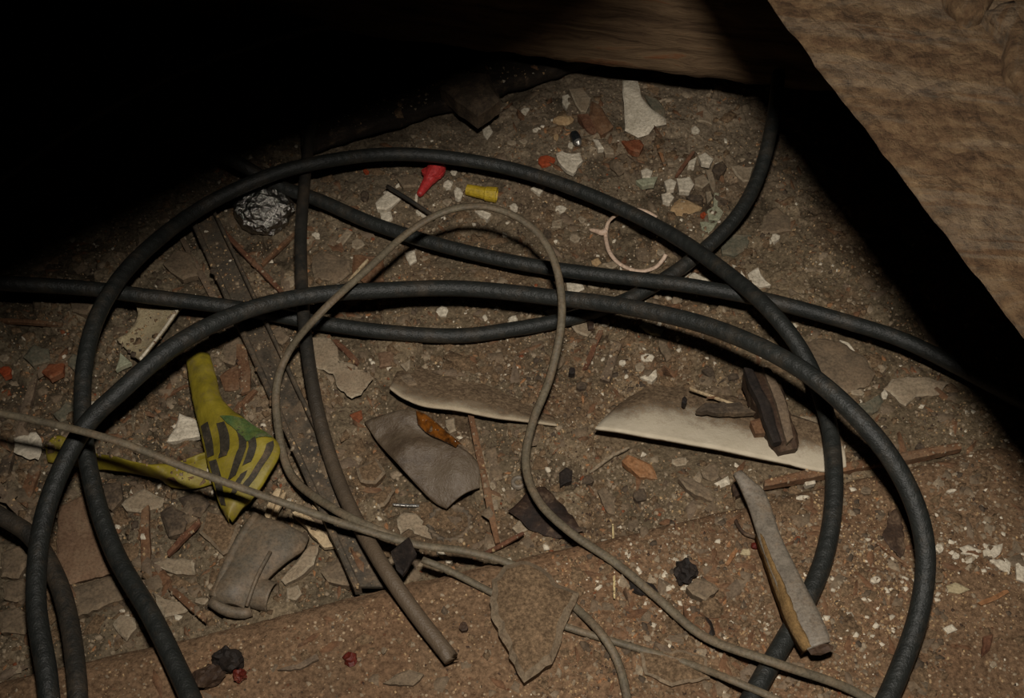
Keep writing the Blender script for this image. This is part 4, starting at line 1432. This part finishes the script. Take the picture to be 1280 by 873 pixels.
chip(PF, 'pale flake with curled rim left of the round grey flake', PL, 850, 577, 20, 14, 'paint_dusty')
chip('plaster_piece', 'dark lump left of the narrow grey flake', 'stone', 735, 600, 16, 12, 'plaster_dark', .005)
chip('plaster_piece', 'dark lump below the orange-brown wood chip', 'stone', 800, 618, 22, 16, 'plaster_dark', .005)
flake(PF, 'white corner flake at the right end of the white sheet', PL, [(1002, 590), (1018, 592), (1020, 604), (1008, 607)], 'paint_white', .003)
# right of the dark chunk
flake('plaster_plate', 'large flat grey-brown slab inside the cable crossing at right', 'slab', [(998, 430), (1020, 421), (1050, 425), (1080, 443), (1095, 465), (1088, 480), (1060, 490), (1030, 482), (1010, 457)], 'plaster_grey', .007, amp=1.5)
flake('plaster_plate', 'small rounded grey slab just below the large slab', 'slab', [(1065, 507), (1085, 500), (1100, 491), (1105, 500), (1098, 512), (1077, 517)], 'green_grey', .008)
flake(PF, 'white ragged flake at the upper rim of the large slab', PL, [(1050, 424), (1062, 428), (1069, 438), (1058, 436)], 'paint_white', .003, lift=.006)
flake(PF, 'broad pale flake at the shadow edge right of the large slab', PL, [(1105, 485), (1115, 473), (1150, 470), (1185, 478), (1175, 493), (1145, 495), (1132, 507), (1120, 497)], 'paint_dusty', .003, lift=.003, amp=1.6)
chip(PF, 'white crumb between the large slab and the broad pale flake', PL, 1072, 490, 22, 9, 'paint_dusty')
chip(PF, 'small white crumb left of the broad pale flake', PL, 1106, 493, 9, 12, 'paint_white')
flake(PF, 'pale flake below the right end of the large slab', PL, [(1000, 520), (1022, 520), (1040, 532), (1012, 532)], 'paint_dusty', .003)
chip('plaster_piece', 'dark little flake behind the joist edge at right', 'plaster', 1150, 558, 13, 9, 'plaster_dark')
# joist top
flake('dark_patch', 'jagged dark patch on the joist inside the right arc', 'leaf', [(1110, 640), (1122, 635), (1128, 650), (1131, 690), (1125, 697), (1108, 678), (1103, 668), (1110, 655)], 'char_brown', .0015, amp=1.6, seg=4)  # thin jagged piece, darker than the joist around it
chip(PF, 'white chip right beside the arc on the joist, leftmost of the right group', PL, 1175, 685, 13, 12, 'paint_white')
flake(PF, 'white long flake second in the right group on the joist', PL, [(1200, 684), (1210, 681), (1227, 688), (1218, 693), (1201, 692)], 'paint_white', .002)
chip(PF, 'small white chip under the left end of the long white flake', PL, 1195, 694, 10, 10, 'paint_white')
chip(PF, 'white chip directly below the long white flake at right', PL, 1213, 698, 17, 8, 'paint_dusty')
flake(PF, 'white winged flake at the right of the joist', PL, [(1229, 688), (1238, 682), (1254, 679), (1250, 693), (1244, 697), (1230, 695)], 'paint_white', .002)
flake(PF, 'white tooth-shaped flake below the winged flake', PL, [(1240, 702), (1257, 698), (1264, 703), (1262, 717), (1250, 711)], 'paint_white', .002)
flake(PF, 'white flake cut by the right edge of the picture', PL, [(1271, 699), (1280, 699), (1292, 712), (1284, 728), (1271, 724)], 'paint_white', .002)
flake(PF, 'cream fish-shaped flake on the joist at right', PL, [(1183, 732), (1195, 728), (1207, 733), (1213, 737), (1200, 742), (1186, 740)], 'cream', .002)
flake(PF, 'small white flake below the fish-shaped flake', PL, [(1179, 785), (1190, 780), (1197, 787), (1185, 792)], 'paint_white', .002)
flake('wood_piece', 'red-brown oblong chip at the lower right of the joist', 'wood piece', [(1230, 795), (1242, 792), (1238, 812), (1228, 820)], 'wood_red', .004)
chip(PF, 'pale chip below the red-brown oblong chip', PL, 1242, 831, 10, 9, 'paint_dusty')
chip('stone_chip', 'beige chip right of the arc, above the fish-shaped flake', 'chip', 1173, 721, 13, 17, 'slab_dust', .003)
chip(PF, 'narrow white chip at the back of the joist on the right', PL, 1190, 613, 13, 5, 'paint_white')
chip(PF, 'white oblong chip behind the metal strip on the joist', PL, 1003, 622, 18, 7, 'paint_white', rot=-10)
chip('plaster_piece', 'round grey chip on the joist between arc and inner cable', 'plaster', 1083, 613, 14, 11, 'plaster_grey')
chip(PF, 'white chip below the brown twig on the joist', PL, 1095, 725, 16, 9, 'paint_white')
chip(PF, 'cream chip left of the metal strip on the joist', PL, 932, 690, 16, 9, 'cream')
lump('berry', 'tiny dark red berry beside the metal strip', 'berry', 943, 683, 9, 8, 'berry', .9, seed=6)
tag(tube('twig', [on(x, y, .004) for x, y in ((918, 648), (924, 660), (932, 668), (944, 672))], .0018, 'char_brown', seg=6, step=.003), 'thin dark crooked twig left of the metal strip', 'twig')
# charred bits
lump('charcoal', 'black crumbly charcoal lump on the joist', 'charcoal', 857, 716, 25, 26, 'char', .8, seed=7, amp=.6, sub=3, fs=2.6)
flake('bark_piece', 'grey-brown bark piece just under the black charcoal lump', 'bark', [(858, 733), (870, 722), (888, 727), (899, 735), (882, 750), (866, 742)], 'plaster_grey', .009, lift=.002, tilt=(0, .2))
lump('wood_knot', 'brown charred wood knot leaning on the grey cord', 'wood piece', 870, 778, 26, 42, 'wood_brown', .7, seed=8, rot=.45, amp=.35)
lump('charcoal', 'black charcoal fragment beneath the brown wood knot', 'charcoal', 884, 786, 16, 34, 'char', .6, seed=12, rot=.3)
lump('charcoal', 'black charcoal fragment under the grey cord, left of the bark piece', 'charcoal', 804, 735, 34, 18, 'char', .5, seed=9, rot=-.4, amp=.5)
lump('plaster_lump', 'brown clod right behind the brown wood knot', 'clod', 889, 760, 28, 24, 'slab_dust', .5, seed=13)
br = empty('burnt_scrap', on(285, 838))
gz = gpx(285, 838)
m = mpp(285, 838)
lump3('charred_lobe', at(285, 826, gz + .010), 17 * m, 14 * m, .012, 'char', br, seed=14, amp=.5)
lump3('brown_lobe', at(262, 846, gz + .008), 19 * m, 12 * m, .010, 'char_brown', br, seed=15, amp=.5, rot=.5)
o = lump3('red_lobe', at(300, 846, gz + .006), 7 * m, 7 * m, .005, 'berry', br, seed=16, amp=.7)
o['label'] = 'small dark red lobe'
tag(br, 'burnt dark scrap with a red spot at the bottom left', 'scrap')
lump('berry', 'bright red bit on the joist at bottom centre left', 'berry', 438, 825, 18, 14, 'berry', .7, seed=17, amp=.7)
flake('leaf', 'narrow grey dry leaf on the joist at bottom left', 'leaf', [(346, 838), (370, 831), (395, 817), (399, 824), (375, 836)], 'wood_grey', .0015, lift=.002)
chip('bark_chip', 'dark brown speck on the joist below the grey disc', 'chip', 383, 771, 11, 10, 'char_brown', .004)
chip('bark_chip', 'reddish brown chip on the joist right of the cut cable end', 'chip', 580, 783, 14, 13, 'char_brown', .005)
chip('bark_chip', 'tiny grey chip on the joist left of the cut cable end', 'chip', 480, 813, 8, 10, 'plaster_grey', .003)
flake('bark_piece', 'brown bark piece at the bottom edge under the cut cable end', 'bark', [(478, 853), (500, 840), (512, 836), (530, 842), (516, 856)], 'plaster_grey', .005)
flake('plaster_plate', 'dusty flat slab at the bottom right of the stone slab, under the cords', 'slab', [(800, 815), (855, 812), (884, 822), (888, 848), (840, 858), (806, 842)], 'slab_dust', .004, amp=1.5)
# left bay
flake('plaster_piece', 'grey rounded stone flake near the left edge', 'plaster', [(28, 445), (42, 429), (60, 435), (62, 450), (40, 456)], 'green_grey', .007)
chip('rust_chip', 'bright orange chip at the left edge', 'chip', 6, 463, 16, 14, 'orange_chip', .004)
flake('rust_chip', 'reddish brick chip right of the orange chip at the left edge', 'chip', [(48, 463), (62, 453), (80, 452), (78, 464), (62, 473)], 'rust', .005)
chip('rust_chip', 'little orange crumb under the reddish brick chip', 'chip', 8, 491, 12, 9, 'rust', .004)
chip('plaster_piece', 'grey crumb right of the reddish brick chip', 'plaster', 92, 452, 18, 20, 'green_grey', .005)
chip(PF, 'pale scrap above the bright orange chip at the left edge', PL, 4, 447, 14, 10, 'paint_dusty')
flake('plaster_piece', 'grey flake left of the cable crossing at left', 'plaster', [(66, 516), (84, 500), (94, 508), (88, 520), (75, 527)], 'green_grey', .005)
flake(PF, 'white torn flake left of the yellow tape', PL, [(224, 516), (247, 526), (250, 545), (230, 548), (208, 552), (218, 535)], 'paint_white', .003, lift=.003)
flake('torn_paper', 'white torn paper at the left end of the yellow ribbon', 'paper', [(17, 547), (45, 540), (53, 555), (48, 575), (32, 572), (17, 565)], 'paint_white', .002, lift=.006, amp=1.6, seg=5)
chip(PF, 'dusty small flake between the ribbon and the thin cord', PL, 170, 558, 18, 13, 'paint_dusty')
flake('plaster_piece', 'reddish brown flake right of the yellow tape neck', 'plaster', [(274, 470), (294, 455), (304, 466), (298, 486), (280, 488)], 'wood_brown', .004)
flake('plaster_piece', 'brown-grey slab right of the tape, above the reddish flake', 'plaster', [(280, 430), (298, 420), (304, 440), (292, 456), (276, 450)], 'plaster_grey', .004)
flake('cardboard', 'smooth brown cardboard sheet between the left cables', 'cardboard', [(73, 632), (103, 618), (120, 660), (138, 703), (141, 716), (83, 731), (68, 716)], 'board_brown', .004, lift=.004, amp=.8)
flake('plaster_board', 'pale broken board below the brown cardboard sheet', 'board', [(84, 736), (140, 718), (163, 714), (175, 735), (163, 745), (128, 757), (95, 770)], 'plaster_grey', .007, amp=1.5)
flake('plaster_piece', 'pale ragged plaster piece above the vertical lath', 'plaster', [(151, 630), (165, 618), (180, 610), (205, 622), (203, 632), (175, 640), (158, 638)], 'paint_dusty', .005, amp=1.5)
flake('plaster_piece', 'dark rounded piece under the yellow ribbon', 'plaster', [(125, 605), (150, 600), (153, 622), (139, 637), (128, 628)], 'plaster_dark', .007)
flake('plaster_piece', 'dark cracked flake right of the pale ragged plaster piece', 'plaster', [(199, 640), (215, 630), (236, 645), (228, 665), (210, 670)], 'plaster_dark', .006)
flake('plaster_piece', 'dark flake under the ribbon beside the tape tip', 'plaster', [(222, 622), (250, 612), (262, 628), (250, 646), (234, 640)], 'plaster_dark', .006)
flake(PF, 'pale flat flake right of the vertical lath foot', PL, [(190, 703), (210, 697), (243, 700), (244, 718), (220, 717), (205, 712)], 'paint_dusty', .004)
flake('plaster_piece', 'brown-red flake at the foot of the vertical lath', 'plaster', [(187, 714), (205, 712), (215, 722), (205, 732), (188, 728)], 'wood_brown', .004)
flake(PF, 'pale pointed flake left of the flattened pipe front end', PL, [(190, 740), (205, 748), (230, 752), (240, 757), (232, 765), (205, 772)], 'paint_dusty', .004)
flake('plaster_piece', 'dirty slab between the tape tip and the flattened pipe', 'plaster', [(248, 665), (258, 637), (275, 641), (300, 655), (285, 690), (278, 693)], 'slab_dust', .005)
flake(PF, 'pale long flake right of the flattened pipe', PL, [(351, 724), (375, 695), (388, 680), (399, 680), (392, 705), (375, 720), (356, 730)], 'paint_dusty', .004, lift=.004)
flake(PF, 'dusty pale flake at the open end of the pipe', PL, [(358, 735), (372, 731), (377, 742), (370, 750), (358, 748)], 'paint_dusty', .004)
chip(PF, 'small pale chip in front of the flattened pipe', PL, 252, 751, 18, 10, 'paint_dusty')
flake('plaster_piece', 'pale broken piece below the pale board near the joist', 'plaster', [(140, 780), (150, 768), (168, 772), (170, 785), (158, 801), (148, 792)], 'paint_dusty', .004)
flake('plaster_piece', 'grey slab piece at the left edge below the short cable', 'plaster', [(0, 690), (25, 680), (38, 700), (22, 722), (0, 720)], 'plaster_grey', .006)
flake('plaster_piece', 'grey slab piece at the left edge, second below the short cable', 'plaster', [(2, 728), (28, 722), (40, 745), (20, 752), (4, 748)], 'plaster_grey', .006)
flake('plaster_piece', 'grey slab piece at the left edge, third below the short cable', 'plaster', [(-4, 764), (20, 758), (42, 772), (30, 792), (0, 790)], 'plaster_grey', .006)
flake(PF, 'cracked white plaster flake between bottle cap and cut cable', PL, [(496, 648), (506, 640), (520, 642), (534, 656), (540, 674), (524, 668), (510, 660), (500, 668)], 'paint_dusty', .003, amp=2, seg=5)
flake(PF, 'dark-edged white flake under the thin cord right of the black tile', PL, [(545, 688), (552, 686), (566, 700), (560, 706)], 'paint_white', .003)
flake('plaster_piece', 'brown dusty flake right of the cut cable, above the sliver', 'plaster', [(445, 585), (470, 572), (482, 590), (470, 604), (450, 602)], 'slab_dust', .005)
flake('plaster_piece', 'brown dusty flake below the cloudy plastic bag', 'plaster', [(455, 625), (490, 604), (494, 612), (480, 632), (460, 637)], 'slab_dust', .005)
flake('plaster_piece', 'brown-grey flake between the channel and the tall cord', 'plaster', [(355, 512), (372, 505), (380, 520), (368, 534)], 'plaster_dark', .005)
flake('plaster_piece', 'grey flake beside the channel under the trailing cable', 'plaster', [(338, 412), (350, 406), (362, 420), (352, 430), (340, 424)], 'plaster_grey', .005)

# dim block and board on the ledge at the upper left
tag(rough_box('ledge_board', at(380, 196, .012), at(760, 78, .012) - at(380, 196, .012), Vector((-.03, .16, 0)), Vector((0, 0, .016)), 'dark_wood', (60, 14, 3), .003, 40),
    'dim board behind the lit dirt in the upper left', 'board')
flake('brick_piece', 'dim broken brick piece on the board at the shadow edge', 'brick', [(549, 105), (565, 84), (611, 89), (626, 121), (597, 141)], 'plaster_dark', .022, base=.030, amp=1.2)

# splintered bark on the foreground timber
def beam_pt(px, py, off=0.0):
    nrm = side.cross(ee).normalized()
    if nrm.dot(ray(px, py)) > 0:
        nrm = -nrm
    d = ray(px, py)
    k = (Pa - CAM).dot(nrm) / d.dot(nrm)
    return CAM + d * k + nrm * off


def bark(pts, th):
    v_, f_ = [], []
    n = len(pts)
    c = (sum(p[0] for p in pts) / n, sum(p[1] for p in pts) / n)
    for s_, z in ((1.0, -.004), (1.0, th * .6), (.8, th), (.0, th * 1.05)):
        for p in pts:
            v_.append(beam_pt(c[0] + (p[0] - c[0]) * s_, c[1] + (p[1] - c[1]) * s_, z))
    for i in range(3):
        for k in range(n):
            a, b = i * n + k, i * n + (k + 1) % n
            f_.append((a, b, b + n, a + n))
    o = mesh_obj('bark_flake', v_, f_, 'timber', None, True)
    w = o.matrix_world.copy()
    o.parent = bm_
    bpy.context.view_layer.update()
    o.matrix_parent_inverse = bm_.matrix_world.inverted()
    return o


bark(jagged([(1168, -20), (1262, -20), (1240, 4), (1225, 30), (1208, 36), (1185, 18)], 2, 10), .012)
bark(jagged([(1225, 24), (1262, 12), (1300, 40), (1310, 150), (1275, 128), (1250, 92), (1255, 60), (1240, 44)], 3, 12), .012)

# ------------------------------------------------------------------ uncountable crumbs (real geometry, one object per kind)
from mathutils.bvhtree import BVHTree
LANDV, LANDF = [], []
bpy.context.view_layer.update()
for o in list(bpy.data.objects):
    if o.type == 'MESH' and o.name not in ('floor', 'trim_1', 'foreground_timber', 'far_timber', 'shading_plank') and 'cable' not in o.name and 'cord' not in o.name and 'tie' not in o.name:
        d = o.dimensions
        if max(d) > .03 and o.name.split('.')[0] not in ('foil_ball', 'strap', 'printed_bar', 'green_stain', 'tape_body', 'bark_flake', 'split_ridge', 'block', 'black_tile', 'charcoal', 'tar_paper'):
            mw = o.matrix_world
            k0 = len(LANDV)
            LANDV += [mw @ v.co for v in o.data.vertices]
            LANDF += [tuple(k0 + i for i in p.vertices) for p in o.data.polygons]
LAND = BVHTree.FromPolygons(LANDV, LANDF)


def scatter(name, label, cat, mat, n, smin, smax, flat=.5, weights=None, box=(-120, 1400, 60, 960), elong=1.0, seed=1, calm=.12, land=.35):
    g = np.random.default_rng(seed)
    px = g.uniform(box[0], box[1], n * 6)
    py = g.uniform(box[2], box[3], n * 6)
    w = np.full(px.shape, .25)
    for (cx, cy, rx, ry, k) in (weights or []):
        w = np.maximum(w, k * np.exp(-((px - cx) / rx) ** 2 - ((py - cy) / ry) ** 2))
    px_on = (py > 846 - px * 0.236)
    smooth_left = px_on & (px < 640) | px_on & (px > 1180) & (py > 720)
    w = np.where(smooth_left, w * calm, w)
    # clumps
    w = w * (0.35 + 1.3 * sstep(-.2, .3, vn(px, py, 1 / 45., seed + 20)))
    keep = g.random(px.shape) < w
    px, py = px[keep][:n], py[keep][:n]
    n = len(px)
    dx = (px - W / 2) / FPX
    dy = (Hh / 2 - py) / FPX
    rx_, ry_, rz_ = dx, FWD.y + UPV.y * dy, FWD.z + UPV.z * dy
    h = np.zeros(n)
    for _ in range(3):
        k = (h - CAM.z) / rz_
        x, y = rx_ * k, ry_ * k
        h = G(x, y)
    if land:
        # crumbs that fall on a sheet or slab lie on it, others are dropped on the dirt
        for i in range(n):
            hit = LAND.ray_cast(Vector((x[i], y[i], .3)), Vector((0, 0, -1)))
            if hit[0] is not None and hit[0].z > h[i]:
                h[i] = hit[0].z if g.random() < land and hit[1].z > .75 else h[i] - .02
    s = smin + (smax - smin) * g.random(n) ** 3.2
    a = g.uniform(0, 2 * np.pi, n)
    ta, tb = g.normal(0, .35, n), g.normal(0, .35, n)
    ang = np.array([0, 1, 2, 3]) * np.pi / 2
    verts = np.zeros((n, 8, 3))
    for k in range(4):
        rr = s * g.uniform(.55, 1.1, n)
        th = ang[k] + g.uniform(-.4, .4, n)
        lx, ly = rr * np.cos(th) * elong, rr * np.sin(th) / (elong ** .5)
        ux, uy = lx * np.cos(a) - ly * np.sin(a), lx * np.sin(a) + ly * np.cos(a)
        zt = s * flat * g.uniform(.6, 1.2, n) + ux * ta + uy * tb
        verts[:, k] = np.stack([x + ux * .8, y + uy * .8, h + zt], -1)
        verts[:, 4 + k] = np.stack([x + ux, y + uy, h - .0015 + 0 * zt], -1)
    base = (np.arange(n) * 8)[:, None, None]
    f = np.array([[0, 1, 2, 3], [0, 4, 5, 1], [1, 5, 6, 2], [2, 6, 7, 3], [3, 7, 4, 0]])[None] + base
    f = f.reshape(-1, 4)
    me = bpy.data.meshes.new(name)
    me.vertices.add(n * 8)
    me.vertices.foreach_set('co', verts.ravel())
    me.loops.add(f.size)
    me.loops.foreach_set('vertex_index', f.ravel().astype(np.int32))
    me.polygons.add(len(f))
    me.polygons.foreach_set('loop_start', np.arange(0, f.size, 4, dtype=np.int32))
    me.update(calc_edges=True)
    me.materials.append(M[mat])
    o = bpy.data.objects.new(name, me)
    C.objects.link(o)
    tag(o, label, cat, kind='stuff')
    return o


WW = [(770, 410, 170, 45, 1.1), (890, 585, 60, 30, 1.0), (860, 225, 90, 60, 1.0), (780, 300, 160, 60, .7), (720, 450, 150, 60, .8), (1010, 740, 160, 110, .9), (850, 700, 130, 90, .7), (1200, 690, 90, 60, .8), (560, 250, 120, 50, .6), (1000, 400, 70, 60, .8)]
DD = [(810, 612, 110, 40, 1.0), (720, 480, 160, 90, 1.0), (900, 740, 220, 110, 1.0), (450, 780, 250, 60, .5), (150, 560, 200, 180, .7)]
scatter('paint_crumbs', 'scattered white paint and plaster crumbs all over the dirt', 'crumbs', 'paint_white', 2600, .0006, .0050, .30, WW, seed=2)
scatter('plaster_crumbs', 'dusty beige plaster crumbs mixed into the dirt', 'crumbs', 'paint_dusty', 4200, .0007, .0042, .5, WW + DD, seed=3)
scatter('dirt_clods', 'loose grey-brown dirt clods across the bay', 'clods', 'slab_dust', 6500, .0010, .0060, .5, DD, seed=4)
scatter('dark_rubble', 'dark brown broken rubble bits over the bay', 'rubble', 'plaster_dark', 3000, .0008, .0055, .5, DD, seed=5)
scatter('wood_crumbs', 'orange-brown wood crumbs in the dirt', 'crumbs', 'wood_orange', 1400, .0008, .0038, .3, DD, elong=1.8, seed=6)
scatter('wood_shreds', 'fine brown wood shreds and fibres in the dirt', 'shreds', 'wood_brown', 2200, .0012, .0075, .3, DD, elong=2.4, seed=7)
scatter('rust_crumbs', 'rusty red brick crumbs in the dirt', 'crumbs', 'rust', 380, .0008, .0042, .5, [(60, 460, 100, 70, 1.0), (440, 250, 60, 50, .8), (640, 260, 120, 60, .5)], seed=8)
scatter('plaster_scales', 'flat grey plaster scales lying over the dirt', 'scales', 'plaster_grey', 1300, .003, .013, .16, [(150, 640, 200, 180, .9), (450, 580, 200, 110, .7), (620, 450, 200, 100, .4)], seed=9)
scatter('grit', 'fine pale sandy grit dusting the joist and bay', 'grit', 'tan_stone', 12000, .0006, .0020, .7, DD + [(980, 720, 300, 130, 1.0)], seed=10, calm=.8, land=.9)

GG = [(700, 470, 190, 90, 1.0), (760, 590, 130, 60, 1.0), (960, 730, 260, 110, .9), (620, 300, 200, 90, .5)]
scatter('pale_grit', 'pale plaster grit thick around the middle and over the joist', 'grit', 'paint_dusty', 15000, .0006, .0030, .6, GG, seed=13, calm=.5, land=.7)
scatter('dark_grit', 'dark brown grit thick around the middle and over the joist', 'grit', 'char_brown', 6500, .0006, .0022, .6, GG, seed=14, calm=.4, land=.5)
PS = [(770, 400, 180, 55, 1.1), (880, 585, 70, 30, 1.0), (860, 230, 90, 60, .9), (1000, 390, 70, 50, 1.0), (1060, 470, 70, 50, .8), (460, 300, 100, 60, .5), (520, 650, 60, 40, .6)]
scatter('paint_scales', 'thin pale paint scales strewn through the debris', 'scales', 'paint_dusty', 700, .002, .010, .14, PS, seed=15, land=.15)
SC = [(150, 640, 220, 180, .9), (450, 580, 220, 130, .8), (620, 450, 250, 120, .5), (300, 330, 150, 80, .6)]
scatter('dirt_scales', 'dirt-coated brown plaster scales lying over the bay floor', 'scales', 'slab_dust', 1500, .004, .016, .16, SC, seed=11, land=.1)
scatter('wood_scraps', 'small grey-brown wood scraps lying over the bay floor', 'scraps', 'wood_grey', 420, .003, .012, .2, SC, elong=2.0, seed=12, land=.1)
